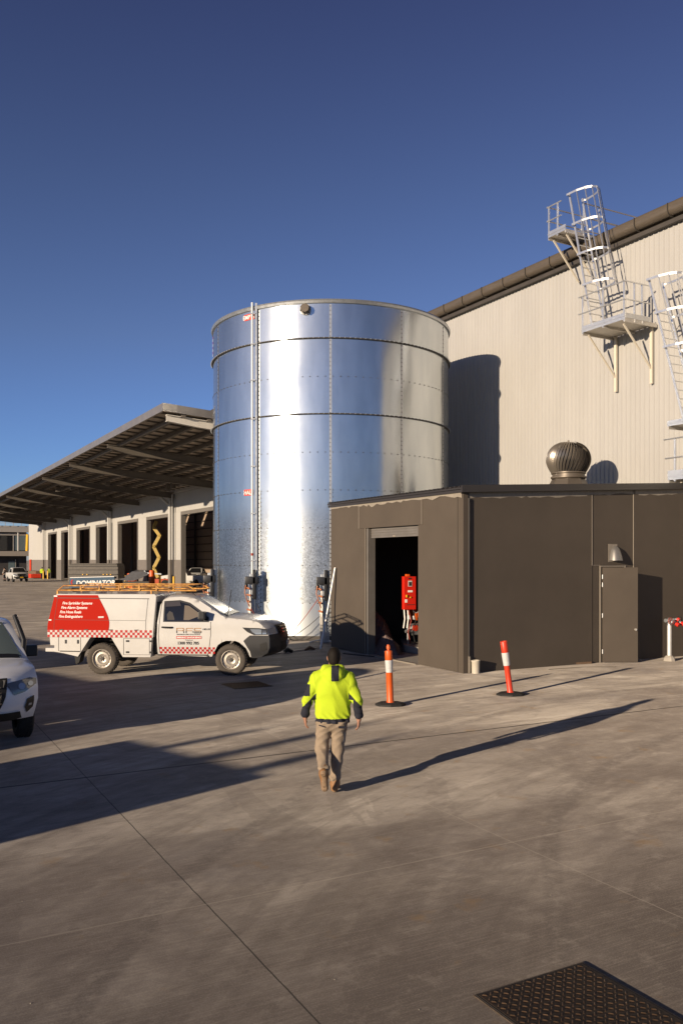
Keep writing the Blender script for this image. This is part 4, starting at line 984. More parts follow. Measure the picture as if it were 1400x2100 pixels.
# rear part: service canopy
YB = .95
def cm(x, y, z): f = 1-.05*max(0, z-1.05); return (x, y*f, z)
def cpan(poly, off, m, nm, par=UT, sd=-1):
    V2, Fs = refine([(x, 0, z) for x, z in poly], [tuple(range(len(poly)))], [(2, 1.05, 1.06, .5)])
    P = []
    for x, _, z in V2: a = cm(x, sd*YB, z); P.append((a[0], a[1]+sd*off, a[2]))
    return MB().add(P, Fs, 0).build(nm, m, par, recalc=False)
bx = MB(); prof = [(-1.37, .93), (-1.37, 1.25), (-1.20, 1.97), (-1.12, 2.0), (1.34, 2.0), (1.385, 1.96), (1.30, .93)]
bx.prism(prof, lambda x, z: cm(x, -YB, z), lambda x, z: cm(x, YB, z))
CB = bx.build('service_canopy', M_white, UT, bevel=.02)
red = [(-1.368, 1.10), (-1.365, 1.25), (-1.215, 1.90), (-1.19, 1.972), (-.10, 1.972), (-.05, 1.87), (.0, 1.77), (.06, 1.67), (.11, 1.57), (.155, 1.47), (.185, 1.38), (.20, 1.29), (.198, 1.20), (.185, 1.10)]
cpan(red, .004, M_red, 'red_panel', CB)
ck = MB(); h = .0615
for i in range(44):
    for j in range(3):
        if (i+j) % 2 == 0:
            x, z = -1.365+i*h, .925+j*h
            if x+h > 1.32: continue
            q = [cm(x+a, -YB, z+b2) for a, b2 in ((0, 0), (h, 0), (h, h), (0, h))]; ck.add([(a, b2-.005, c) for a, b2, c in q], [(0, 1, 2, 3)])
ck.build('checker_stripe', M_chk, CB, recalc=False)
wb = MB(); wb.add([(x, cm(0, -YB, z)[1]-.003, z) for x, z in ((-1.368, .925), (1.30, .925), (1.31, 1.11), (-1.368, 1.11))], [(0, 1, 2, 3)]); wb.build('white_stripe', M_white, CB, recalc=False)
for t_, x, z in (('Fire Sprinkler Systems', -1.00, 1.74), ('Fire Alarm Systems', -1.03, 1.63), ('Fire Hose Reels', -1.06, 1.52), ('Fire Extinguishers', -1.085, 1.41)):
    tx = MB(); add_text(tx, t_, .092, lambda a, b2: (x+a, cm(0, -YB, z+b2)[1]-.007, z+b2), shear=.22, bold=.0012, spacing=.93)
    tx.build('white_lettering', M_txtw, CB, recalc=False)
def cline(p, wd, nm, m, off=.006):
    b = MB()
    for (a, c) in zip(p[:-1], p[1:]):
        dx, dz = c[0]-a[0], c[1]-a[1]; L = math.hypot(dx, dz); nx, nz = -dz/L*wd/2, dx/L*wd/2
        P = [(a[0]+nx, a[1]+nz), (c[0]+nx, c[1]+nz), (c[0]-nx, c[1]-nz), (a[0]-nx, a[1]-nz)]; b.add([(x, cm(0, -YB, z)[1]-off, z) for x, z in P], [(0, 1, 2, 3)])
    return b.build(nm, m, CB, recalc=False)
cline([(-1.17, 1.90), (1.20, 1.885)], .018, 'gutter_strip', M_dark)
cline([(-1.12, 1.90), (-1.20, 1.34), (-1.20, 1.11)], .007, 'door_gap', M_dark); cline([(1.17, 1.885), (1.12, 1.34), (1.12, 1.11)], .007, 'door_gap', M_dark)
cline([(-1.19, 1.36), (1.11, 1.345)], .007, 'hatch_gap', M_dark)
cline([(-.08, 1.425), (.06, 1.43)], .04, 'hatch_handle', M_refl, .01)
cline([(-1.22, 1.945), (-1.13, 1.945)], .03, 'corner_lamp', M_txtw, .01); cline([(-1.34, 1.35), (-1.27, 1.35)], .03, 'corner_lamp', M_txtw, .01)
for x in (-1.0, -.37, .25, .90): cline([(x-.06, 1.11), (x+.04, 1.115)], .022, 'catch', M_dark, .012)
ut = MB(); YU = .93
def up(poly, y0, y1, nm, m, bev=.006):
    return MB().prism(poly, lambda x, z: (x, y0, z), lambda x, z: (x, y1, z)).build(nm, m, UT, bevel=bev)
for y0, y1 in ((-YU, -.50), (.50, YU)):
    up([(-1.32, .925), (-.28, .925), (-.60, .44), (-.95, .52), (-1.20, .56), (-1.20, .72), (-1.30, .72)], y0, y1, 'side_locker', M_white)
    up([(.24, .925), (1.27, .925), (1.24, .44), (.54, .44)], y0, y1, 'side_locker', M_white)
up([(-1.43, .56), (-1.19, .56), (-1.19, .65), (-1.43, .65)], -.92, .92, 'tow_step', M_white)
up([(-1.19, .57), (1.3, .57), (1.3, .72), (-1.19, .72)], -.45, .45, 'chassis', M_black); up([(.3, .45), (3.0, .45), (3.0, .58), (.3, .58)], -.42, .42, 'chassis_rail', M_black)
up([(-.95, .93), (1.25, .93), (1.25, .80), (-.95, .80)], -.49, .49, 'tray_frame', M_dark)
MB().box(1.29, 1.42, -.80, .80, .50, 1.80).build('cab_gap', M_black, UT)
def lk(x0, x1, z0, z1, m, nm, t=.012): MB().box(x0, x1, -YU-t, -YU-.001, z0, z1).build(nm, m, UT, bevel=.003)
for x in (-.93, -.62): lk(x, x+.045, .765, .86, M_blackp, 'locker_lock')
for x, z in ((.62, .815), (.62, .54), (1.22, .815), (1.22, .54)): lk(x, x+.08, z, z+.045, M_blackp, 'locker_lock')
def lline(p): 
    for (a, c) in zip(p[:-1], p[1:]): MB().bar((a[0], -YU-.002, a[1]), (c[0], -YU-.002, c[1]), .008, .008).build('locker_gap', M_dark, UT)
lline([(-1.09, .92), (-1.09, .58), (-.53, .575), (-.53, .92)]); lline([(.56, .90), (.56, .50), (1.21, .50), (1.21, .90), (.56, .90)])
MB().bar((-1.05, -YU-.01, .578), (-.56, -YU-.01, .572), .025, .02).build('drop_hinge', M_black, UT)
MB().prism([(-.52, .55), (-.58, .30), (-.66, .24), (-.70, .45)], lambda x, z: (x, -.9, z), lambda x, z: (x, -.62, z)).build('mud_flap', M_black, UT)
th = MB(); th.tube([(-1.2, -.1, .52), (-1.33, -.1, .50), (-1.36, -.1, .58)], .03, 8); th.build('tow_hitch', M_dark, UT)
for x, st_ in ((0, 0), (3.24, 0)):
    for sd in (-1, 1): wheel(UT, x, sd*.80, sd)
# roof rack
def rk(pts, r=.02): MB().tube(pts, r, 8).build('rack_tube', M_rack, UT)
z1, z2 = 2.085, 2.20; YR = .80
for y in (-YR, YR):
    rk([(-1.18, y, z1), (2.33, y*.93, z1)]); rk([(-1.16, y, z1), (-1.02, y, z2), (2.14, y*.95, z2), (2.33, y*.93, z1)], .018)
    for x in (-.58, -.1, .40, .92, 1.35): MB().bar((x, y, z1), (x, y, z2), .03, .03).build('rack_post', M_rack, UT)
    for x in (-1.17, 1.22): MB().bar((x, y, 1.98), (x, y, z1), .035, .035).build('rack_leg', M_rack, UT)
for x in (-1.16, -.55, .1, .72, 1.30, 1.85, 2.33): rk([(x, -YR*.95, z1), (x, YR*.95, z1)], .016)
rk([(2.14, -YR*.95, z2), (2.14, YR*.95, z2)], .016); rk([(-1.02, -YR, z2), (-1.02, YR, z2)], .016)

# ---- dual cab ute builder (left edge and far ones)
def dualcab(name, label, loc, rot, style='near', group=None):
    t = thing(name, label, 'ute', loc, rot, group)
    A2 = [(3.15, .42, .47), (0, .42, .47)]
    fr = [(3.90, 1.10), (4.02, 1.02), (4.08, .88), (4.10, .70), (4.06, .52), (3.92, .40)]
    o = [(-1.15, .55), (-1.18, 1.05), (-1.12, 1.20), (.70, 1.22), (.80, 1.30), (.98, 1.74), (1.25, 1.84), (1.7, 1.87), (2.0, 1.84), (2.2, 1.77), (2.6, 1.50), (2.92, 1.27), (3.2, 1.235), (3.6, 1.18)]+fr+[(3.75, .40)]+arcpts(3.15, .42, .47, 0, 180)+[(2.6, .42), (.55, .42)]+arcpts(0, .42, .47, 0, 180)
    v = VB(o, fr, .93, 1.20, 1.87, (3.35, 4.1, .34), .05, .20, A2)
    v.body(t, M_white2 if style == 'near' else M_white)
    for sd in (-1, 1):
        v.side([(1.0, 1.25), (1.12, 1.70), (1.7, 1.76), (2.1, 1.70), (2.45, 1.48), (2.66, 1.28)], sd, .006, M_glass, 'side_window', t)
        m = MB(); m.box(2.42, 2.56, sd*1.02-.11, sd*1.02+.11, 1.22, 1.41); m.bar((2.5, sd*.86, 1.24), (2.5, sd*.95, 1.28), .07, .05); m.build('wing_mirror', M_blackp, t, bevel=.06)
        P = [(.42, .98), (.55, .80), (.70, .83), (.90, .93), (.91, 1.02), (.80, 1.04)]
        pp_ = [(sd*y, z) for y, z in P]; pp_ = pp_[::-1] if sd > 0 else pp_
        H = v.face(pp_, .012, mat('lamp_housing', (.10, .11, .12), .12, coat=1), 'headlight', t)
        P = [(.66+.055*math.cos(R(a)), .925+.05*math.sin(R(a))) for a in range(0, 360, 40)]; pp_ = [(sd*y, z) for y, z in P]; v.face(pp_ if sd > 0 else pp_[::-1], .020, M_lamp, 'projector_lens', H)
        P = [(.80+.045*math.cos(R(a)), .95+.04*math.sin(R(a))) for a in range(0, 360, 40)]; pp_ = [(sd*y, z) for y, z in P]; v.face(pp_ if sd > 0 else pp_[::-1], .020, M_lamp, 'reflector', H)
        P = [(.72, .60), (.74, .72), (.85, .76), (.86, .58), (.78, .50)]; pp_ = [(sd*y, z) for y, z in P]; FG = v.face(pp_ if sd < 0 else pp_[::-1], .014, M_blackp, 'fog_lamp_recess', t)
        P = [(.77, .615), (.77, .65), (.82, .65), (.82, .615)]; pp_ = [(sd*y, z) for y, z in P]; v.face(pp_, .022, M_lamp, 'fog_lamp', FG)
        v.side([(3.45, 1.13), (3.52, 1.13), (3.80, 1.03), (3.78, .99)], sd, .006, M_chk, 'side_marker', t) if False else None
        for x in (0, 3.15): wheel(t, x, sd*.80, sd, r=.40, tyre=M_tyred, rim=M_dark, spokes=6, holes=0)
    v.face([(-.46, 1.06), (.46, 1.06), (.42, .80), (.34, .60), (-.34, .60), (-.42, .80)], .016, M_black, 'grille', t)
    for sd in (-1, 1): MB().bar((v.xfront(1.03)-.03, sd*.42, 1.03), (v.xfront(.64)+.02, sd*.30, .64), .05, .03).build('grille_edge', M_blackp, t)
    gb = MB()
    for z in (.70, .78, .86, .94): gb.bar((v.xfront(z)+.02, -.36, z), (v.xfront(z)+.02, .36, z), .02, .02)
    gb.build('grille_bars', M_dark, t)
    v.face([(-.66, .54), (.66, .54), (.72, .42), (.60, .40), (-.60, .40), (-.72, .42)], .016, M_black, 'lower_bumper', t)
    v.face([(-.34, .50), (.34, .50), (.34, .42), (-.34, .42)], .024, M_refl, 'skid_plate', t)
    v.band([(2.14, 1.80), (2.5, 1.565), (2.90, 1.29)], .74, .84, .008, M_wsg if style == 'near' else M_glass, 'windscreen', t)
    v.band([(2.86, 1.315), (2.97, 1.265)], .78, .80, .012, M_blackp, 'cowl', t)
    if style == 'far':
        bb = MB(); bb.tube([(4.05, -.8, .62), (4.22, -.6, .62), (4.22, .6, .62), (4.05, .8, .62)], .09, 8); bb.tube([(4.2, -.5, .62), (4.2, -.48, 1.05), (4.2, .48, 1.05), (4.2, .5, .62)], .035, 8); bb.build('bull_bar', M_black, t)
        MB().box(4.31, 4.325, -.2, .2, .56, .68).build('number_plate', M_yel, t)
    else:
        s_ = MB(); s_.tube([(2.72, .86, 1.15), (2.62, .90, 1.5), (2.3, .80, 1.9)], [.05, .045, .04], 10); s_.build('snorkel', M_blackp, t)
    return t
dualcab('parked_ute', 'white dual cab ute in shade cut by the left edge, facing the camera', (-5.84-3.15*math.cos(R(-61)), 13.3-3.15*math.sin(R(-61)), 0), R(-61))
dualcab('parked_ute', 'small white ute with black bull bar beside two distant workers', (-41.9-2*math.cos(R(-58)), 110-2*math.sin(R(-58)), 0), R(-58), 'far', 'distant white utes')
dualcab('parked_ute', 'white ute parked inside the nearest dock door, left one', tuple(F(36, 104.0)), R(-95), 'far', 'distant white utes')
dualcab('parked_ute', 'white ute parked inside the nearest dock door, right one', tuple(F(38.0, 102.0)), R(-75), 'far', 'distant white utes')
dualcab('parked_ute', 'white ute seen through the dock door behind the boom lift', tuple(F(29.5, 86.5)), R(175), 'far', 'distant white utes')

# ------------------------------------------------------------------ people
M_shade = {}
def person(name, label, loc, rot, pose, h, tops, legs, boots, group=None, shorts=False, hoodie=True, pick=None, fine=False):
    t = thing(name, label, 'person', loc, rot, group); P = pose; k = .03
    lo = (-.50, -.50, -.02); hi = (.50, .50, 1.85)
    b = SDF(lo, hi, h)
    hx_, hy_, hz_ = P['head']
    b.ell((hx_, hy_, hz_), (.076, .096, .112), .0); b.ell((hx_, hy_+.035, hz_-.06), (.056, .066, .07), .03)
    b.ell((hx_, hy_+.098, hz_-.025), (.014, .022, .026), .012); b.cap((hx_-.02, hy_+.09, hz_-.066), (hx_+.02, hy_+.09, hz_-.066), .010, k=.008)
    for sx in (-1, 1):
        b.ell((hx_+sx*.078, hy_-.002, hz_-.015), (.012, .022, .033), .008); b.ell((hx_+sx*.032, hy_+.088, hz_+.005), (.014, .012, .010), .006, op='sub')
    b.cap((hx_, hy_-.01, hz_-.08), (0, -.01, 1.44), .056, .062, k=.03)
    b.cap((0, 0, 1.0), (0, 0, 1.33), .10, .12, k=.04, flat=(.66, 1, 1)); b.cap((-.15, 0, 1.40), (.15, 0, 1.40), .06, k=.05)
    for s_ in ('L', 'R'):
        sg = -1 if s_ == 'L' else 1
        sh_, el, wr, ft = P['sh'+s_], P['el'+s_], P['wr'+s_], P['hd'+s_]
        b.cap(sh_, el, .052, .042, k=.03); b.cap(el, wr, .040, .027, k=.015)
        wr_ = np.array(wr); d = np.array(ft)-wr_; L = np.linalg.norm(d); d /= L
        side = np.array((0.25*sg, 1, 0)); side = side-d*(side@d); side /= np.linalg.norm(side); nrm = np.cross(d, side)*sg   # thumb side = forward
        pc = wr_+d*.055; b.cap(wr_, wr_+d*.03, .026, .028, k=.012)
        for q in (-1.4, -.45, .45, 1.4): b.cap(wr_+d*.03+side*q*.011, wr_+d*.088+side*q*.018, .0155, .0135, k=.008)
        cin = nrm*(-1 if nrm[0]*sg > 0 else 1)
        for i, (q, ln) in enumerate(((-1.5, .060), (-.5, .074), (.5, .080), (1.5, .072))):
            base = wr_+d*.088+side*q*.0185; kn_ = base+(d+side*q*.06)*ln*.5+cin*.006; tip = kn_+(d*.8+cin*(.55+.12*(2-i)))*ln*.5
            b.cap(base, kn_, .0098, .009, k=.004); b.cap(kn_, tip, .009, .0078, k=.002)
        tb_ = wr_+d*.035+side*.028; b.cap(tb_, tb_+(d*.6+side*.75+cin*.3)*.035, .013, .0115, k=.008)
        b.cap(tb_+(d*.6+side*.75+cin*.3)*.035, tb_+(d*1.0+side*.55+cin*.5)*.066, .0105, .0085, k=.003)
        hp_, kn, an, to = P['hp'+s_], P['kn'+s_], P['an'+s_], P['to'+s_]
        b.cap(hp_, kn, .078, .052, k=.03); b.cap(kn, an, .040, .030, k=.02); b.cap(an, to, .035, .03, k=.02)
    b.cap(P['hpL'], P['hpR'], .085, k=.03)
    b.build('body', [M_skin], t)
    # hair
    hr = SDF((hx_-.13, hy_-.15, hz_-.16), (hx_+.13, hy_+.15, hz_+.17), max(.006, h*.8))
    hr.ell((hx_, hy_-.006, hz_+.012), (.0835, .102, .110), 0); hr.ell((hx_, hy_-.045, hz_-.045), (.064, .058, .07), .02)
    hr.cap((hx_-.1, hy_+.115, hz_-.04), (hx_+.1, hy_+.115, hz_-.04), .075, k=0, op='sub')
    for sx in (-1, 1): hr.ell((hx_+sx*.085, hy_+.01, hz_-.03), (.03, .03, .045), 0, op='sub')
    hr.build('hair', [M_hair], t)
    # top
    T = SDF(lo, hi, h)
    z0 = .90
    T.cap((0, -.005, .80), (0, -.01, 1.28), .128, .137, k=.0, flat=(.60, 1, 1)); T.ell((0, -.015, 1.30), (.215, .135, .17), .06)
    T.cap((-.13, -.005, 1.43), (.13, -.005, 1.43), .075, k=.05)
    if hoodie:
        T.ell((.012, -.095, 1.475), (.135, .075, .085), .025); T.cap((-.09, -.02, 1.515), (.10, -.02, 1.515), .055, k=.03); T.ell((.01, -.125, 1.41), (.09, .05, .07), .03)
    for s_ in ('L', 'R'):
        sh_, el, wr = [np.array(P[q+s_]) for q in ('sh', 'el', 'wr')]
        T.cap(sh_, el, .076, .064, k=.05)
        if shorts: pass
        else:
            T.cap(el, wr*.9+el*.1, .062, .047, k=.02); T.cap(wr*.97+el*.03, wr, .040, .036, k=.006)
            T.ell(wr*.85+el*.15, (.052, .052, .04), .015)
    A = .014 if h < .015 else .0
    def fold(X, Y, Z):
        env = np.clip((1.36-Z)*3, 0, 1)
        tor = np.clip((.245-np.abs(X))*30, 0, 1)
        f = A*.75*(np.abs(np.sin(17*X+1.6*np.sin(5*Z+3*X)+.9))-.5)*env*np.clip((1.3-Z)*3.2, .15, 1)*tor
        f += A*.55*(np.abs(np.sin(13*(np.abs(X)*1.1+Z)+2*np.sin(9*X)))-.5)*tor*np.clip((Z-1.0)*4, 0, 1)
        f += A*.5*np.sin(75*X+4*np.sin(20*Z))*np.clip(1-(Z-.90)*9, 0, 1)*tor
        f += A*.32*np.sin(52*Z+18*X+3*np.sin(30*Y))*(np.abs(X) > .215)
        return f
    if A: T.disp(fold)
    if hoodie or True:
        band = np.clip((T.ax[2][None, None, :]-(z0-.045)), None, 0)
        T.F = np.maximum(T.F, (z0-.055-T.ax[2])[None, None, :].astype(np.float32))
        if A: T.F += (np.where((T.ax[2] < z0), .008, 0))[None, None, :].astype(np.float32)
    T.cap((hx_, hy_, 1.60), (hx_, hy_, 1.50), .066, k=0, op='sub')
    T.build('hoodie' if hoodie else 'work_shirt', tops, t, pick)
    # trousers
    Q = SDF(lo, hi, h)
    Q.cap(P['hpL'], P['hpR'], .106, k=.03); Q.cap((-.06, 0, .88), (.06, 0, .88), .106, k=.05); Q.cap((-.05, 0, .80), (.05, 0, .80), .07, k=.06)
    for s_ in ('L', 'R'):
        hp_, kn, an = [np.array(P[q+s_]) for q in ('hp', 'kn', 'an')]
        Q.cap(hp_, kn, .108, .080, k=.03)
        if shorts: continue
        an2 = an+(kn-an)*.12; Q.cap(kn, an2, .080, .062, k=.03); Q.ell(an2+np.array((0, 0, .02)), (.070, .070, .035), .02)
    if A: Q.disp(lambda X, Y, Z: A*.55*(np.abs(np.sin(17*Z+9*X+1.5*np.sin(21*X+5*Z)+1.2*np.sin(11*Y)))-.6)*np.clip(1.25-Z*1.2, .3, 1)+A*.35*(np.abs(np.sin(30*Z-26*X+2.5*np.sin(8*Z)+14*Y))-.5)+A*.22*np.sin(41*X+6*np.sin(9*Z)))
    Q.F = np.maximum(Q.F, (Q.ax[2]-.872)[None, None, :].astype(np.float32))
    Q.build('trousers' if not shorts else 'shorts', legs, t, None)
    for s_ in ('L', 'R'):
        an, to = np.array(P['an'+s_]), np.array(P['to'+s_]); d = to-an; kn = np.array(P['kn'+s_])
        Bt = SDF(np.minimum(an, to)-.14, np.maximum(an, to)+.16, min(h, .02) if h > .01 else .006)
        upv = (kn-an)/np.linalg.norm(kn-an); fw = P['fw'+s_]; fw = np.array(fw)/np.linalg.norm(fw); sole = np.cross(np.array((1, 0, 0)), fw); sole /= np.linalg.norm(sole)
        if sole@upv > 0: sole = -sole
        heel = an-fw*.055+sole*.055; toe = an+fw*.165+sole*.065
        Bt.cap(an+upv*.10, an, .058, .056, k=.0); Bt.cap(an, heel, .052, .045, k=.03); Bt.cap(an+sole*.02, toe, .050, .042, k=.03)
        X, Y, Z = np.meshgrid(*Bt.ax, indexing='ij')
        hs = (X-an[0])*sole[0]+(Y-an[1])*sole[1]+(Z-an[2])*sole[2]-.098
        if h < .015:
            al = (X-an[0])*fw[0]+(Y-an[1])*fw[1]+(Z-an[2])*fw[2]
            hs = hs+.006*((np.sin(al*105) > .2)).astype(float)*(hs > -.012)
        Bt.F = np.maximum(Bt.F, hs.astype(np.float32))
        def pk(x, y, z): return (((x-an[0])*sole[0]+(y-an[1])*sole[1]+(z-an[2])*sole[2]) > .072).astype(int)
        Bt.build('boot', boots, t, pk)
    return t
POSE = dict(head=(.018, .035, 1.655), shL=(-.195, -.01, 1.405), shR=(.200, -.01, 1.40), elL=(-.305, -.06, 1.14), elR=(.303, -.06, 1.13), wrL=(-.338, .0, .93), wrR=(.325, .0, .905),
            hdL=(-.332, .02, .78), hdR=(.320, .03, .75), hpL=(-.095, 0, .90), hpR=(.085, 0, .90), knL=(-.135, .05, .52), knR=(.062, .08, .50), anL=(-.100, -.25, .285), anR=(.030, .02, .10),
            toL=(-.085, -.20, .09), toR=(.035, .17, .05), fwL=(.06, .38, -.93), fwR=(.12, 1, 0))
def pick_hood(x, y, z):
    r = np.zeros(len(x)); ax = np.abs(x)
    r[(z < .912) & (ax < .25)] = 1
    r[(ax > .20) & (z < 1.225-(ax-.2)*1.05) & ~((ax < .25) & (z < 1.14))] = 1
    r[(x < -.272) & (z > 1.19) & (z < 1.33)] = 1
    r[(np.abs(x-.035) < .046) & (y < -.055) & (z > 1.375) & (z < 1.56)] = 1
    return r
MAN = person('person', 'man in yellow hi-vis hoodie and khaki work trousers walking towards the shed', (-.11, 10.43, 0), R(0), POSE, .0068, [M_hiv, M_navy], [M_khaki], [M_boot, M_sole], pick=pick_hood)
MN = lambda *a: None
pk_ = MB(); pk_.bar((-.165, -.088, .835), (-.085, -.104, .812), .010, .014); pk_.build('pocket_edge', M_navy, MAN)
pk_ = MB(); pk_.bar((.075, -.104, .812), (.165, -.085, .805), .014, .028); pk_.build('back_pocket', M_navy, MAN)
pk_ = MB(); pk_.bar((.158, -.05, .735), (.140, -.03, .61), .012, .02); pk_.build('tool_pocket', M_navy, MAN)
POSE2 = dict(head=(0, .03, 1.66), shL=(-.19, 0, 1.41), shR=(.19, 0, 1.41), elL=(-.27, -.06, 1.15), elR=(.28, .02, 1.14), wrL=(-.27, .06, .95), wrR=(.28, .12, .98), hdL=(-.27, .08, .80), hdR=(.27, .16, .84),
             hpL=(-.095, 0, .90), hpR=(.095, 0, .90), knL=(-.10, .12, .50), knR=(.10, -.02, .50), anL=(-.10, .18, .10), anR=(.10, -.22, .12), toL=(-.10, .32, .05), toR=(.1, -.1, .04), fwL=(0, 1, 0), fwR=(0, 1, -.1))
POSE3 = dict(POSE2, knL=(-.10, .02, .50), knR=(.10, .02, .50), anL=(-.11, 0, .10), anR=(.11, .02, .10), toL=(-.12, .15, .05), toR=(.12, .15, .05), fwR=(0, 1, 0))
ph = lambda x, y, z: (z < -5).astype(int)
person('person', 'distant worker in bright yellow shirt and navy trousers, left one of the pair', (-44.7, 126.8, 0), R(10), POSE2, .022, [M_hiv, M_navy], [M_navy], [M_black, M_black], 'distant workers near the dock', hoodie=False, pick=ph)
person('person', 'distant worker in darker green-yellow shirt, right one of the pair', (-43.9, 127.4, 0), R(-20), POSE2, .022, [mat('olive_hi_vis', (.22, .30, .03), .9), M_navy], [M_navy], [M_black, M_black], 'distant workers near the dock', hoodie=False, pick=ph)
person('person', 'distant person in grey shirt and shorts at the far left edge', (-44.6, 112.5, 0), R(60), POSE3, .022, [mat('grey_shirt', (.26, .21, .17), .9), M_navy], [M_navy], [M_black, M_black], 'distant workers near the dock', hoodie=False, shorts=True, pick=ph)
person('person', 'distant worker in pale shirt and hi-vis band beside the far office door', (-46.8, 118, 0), R(150), POSE3, .022, [mat('pale_shirt', (.4, .4, .38), .9), M_navy], [M_navy], [M_black, M_black], 'distant workers near the dock', hoodie=False, pick=ph)

# ------------------------------------------------------------------ bollards, plates, standpipe, pole
def bollard(loc, label, colr, lean, worn, top):
    t = thing('bollard', label, 'bollard', loc, 0, 'orange bollards in front of the shed')
    b = MB(); poly = [(.30*math.cos(R(a)), .21*math.sin(R(a))) for a in range(0, 360, 45)]
    vs = [(x, y, 0) for x, y in poly]+[(x, y, .035) for x, y in poly]+[(x*.78, y*.78, .065) for x, y in poly]
    b.add(vs, [tuple(range(7, -1, -1)), tuple(range(16, 24))]+[(i, (i+1) % 8, 8+(i+1) % 8, 8+i) for i in range(8)]+[(8+i, 8+(i+1) % 8, 16+(i+1) % 8, 16+i) for i in range(8)])
    b.build('base', M_black, t)
    ax = Vector(lean).normalized(); 
    def L(prof, nm, m, n=24):
        q = MB().lathe(prof, n, (0, 0, 0)); rot = Vector((0, 0, 1)).rotation_difference(ax).to_matrix()
        q.v = [tuple(rot @ Vector(p)+Vector((0, 0, .05))) for p in q.v]; return q.build(nm, m, t, recalc=False)
    if top: pr = [(.085, -.01), (.075, .03), (.068, .05), (.066, .78), (.074, .79), (.074, 1.0), (.070, 1.02), (.03, 1.03), (.026, 1.05), (.040, 1.06), (.040, 1.10), (.025, 1.14), (.001, 1.145)]
    else: pr = [(.08, -.01), (.07, .03), (.062, .05), (.062, .78), (.072, .80), (.075, 1.09), (.068, 1.10), (.05, 1.095), (.045, 1.03), (.001, 1.03)]
    PS = L(pr, 'post', colr)
    L([(.0765, .66), (.0765, .88)] if False else ([(.0685, .585), (.0705, .60), (.0785, .80), (.078, .86)] if not top else [(.069, .60), (.0775, .79), (.0775, .84)]), 'reflective_band', M_refl)
    return t
bollard((.955, 16.60, 0), 'upright orange plastic bollard with knob top and scuffed white band, left of the two', M_orange, (-.035, .0, 1), 1, True)
bollard((3.55, 17.85, 0), 'leaning red-orange plastic bollard with torn open top, right of the two', M_redpl, (-.135, -.02, 1), 0, False)

def coverplate(name, label, c0, u0, wc_, lu, seed=1):
    t = fthing(name, label, 'pit cover', c0, u0)
    MB().box(c0-.012, c0+wc_+.012, u0-lu, u0+.012, .002, .010).build('frame', mat('worn_steel_rim', (.16, .12, .09), .5, .5, var=.5, vscale=9), t); MB().box(c0, c0+wc_, u0-lu, u0, .010, .0125).build('seat', M_black, t)
    b = MB(); b.box(c0+.012, c0+wc_-.012, u0-lu+.02, u0-.012, .0126, .016); s = .046; i = 0
    c = c0+.04
    while c < c0+wc_-.03:
        u = u0-.04; j = 0
        while u > u0-lu+.03:
            a = R(45 if (i+j) % 2 else -45); dx, dy = math.cos(a)*.017, math.sin(a)*.017; nx, ny = -math.sin(a)*.005, math.cos(a)*.005
            b.add([(c-dx-nx, u-dy-ny, .0165), (c+dx-nx, u+dy-ny, .0165), (c+dx+nx, u+dy+ny, .0165), (c-dx+nx, u-dy+ny, .0165), (c-dx*.7, u-dy*.7, .0225), (c+dx*.7, u+dy*.7, .0225)],
                  [(0, 1, 5, 4), (2, 3, 4, 5), (1, 2, 5), (3, 0, 4)], 1)
            u -= s; j += 1
        c += s; i += 1
    b.build('tread_plate', [M_grate, mat('plate_studs', (.16, .10, .06), .35, .7, var=.4, vscale=15)], t, recalc=False); return t
coverplate('pit_cover', 'large rusty checker plate pit cover in the bottom right corner', 3.41, 4.44, .93, 1.6)
coverplate('pit_cover', 'small dark pit cover in the shade between the ute and the walking man', 6.85, 18.35, .9, .85)

SP = fthing('standpipe', 'galvanised fire booster standpipe with red caps beside the shed wall', 'standpipe', 19.55, 16.62)
c, u = 19.55, 16.62
MB().tube([(c, u, .10), (c, u, 1.02)], .062, 18).build('pipe', mat('white_galv', (.66, .65, .62), .4, .35, var=.1), SP)
b = MB(); b.lathe([(.17, 0), (.15, .08), (.10, .14), (.07, .15)], 9, (c, u, 0), smooth=False); b.build('concrete_collar', M_conc, SP)
b = MB(); b.tube([(c, u, 1.0), (c, u, 1.14), (c, u-.02, 1.18)], .068, 14); b.tube([(c-.16, u, 1.14), (c+.34, u, 1.14)], .055, 12); b.build('manifold', M_galv, SP)
for i, (x, z, dy) in enumerate(((c-.12, 1.13, -.20), (c+.10, 1.05, -.22), (c+.33, 1.06, -.20), (c+.22, 1.18, -.12))):
    MB().tube([(x, u, 1.14), (x+.01, u+dy*.6, z)], .038, 10).build('outlet', M_galv, SP)
    MB().tube([(x+.01, u+dy*.6, z), (x+.03, u+dy, z-.04)], [.055, .062], 12).build('cap', M_pump if i else M_galv, SP)
b = MB(); b.lathe([(.09, -.01), (.10, 0), (.09, .01)], 20, (c-.17, u-.18, 1.14), axis='y'); 
for a in range(0, 360, 60): b.bar((c-.17, u-.18, 1.14), (c-.17+.09*math.cos(R(a)), u-.18, 1.14+.09*math.sin(R(a))), .012)
b.build('handwheel', M_wire, SP); b = MB(); b.lathe([(.09, -.012), (.105, 0), (.09, .012)], 20, (c+.36, u-.05, 1.16), axis='y'); b.build('handwheel', M_blackp, SP)

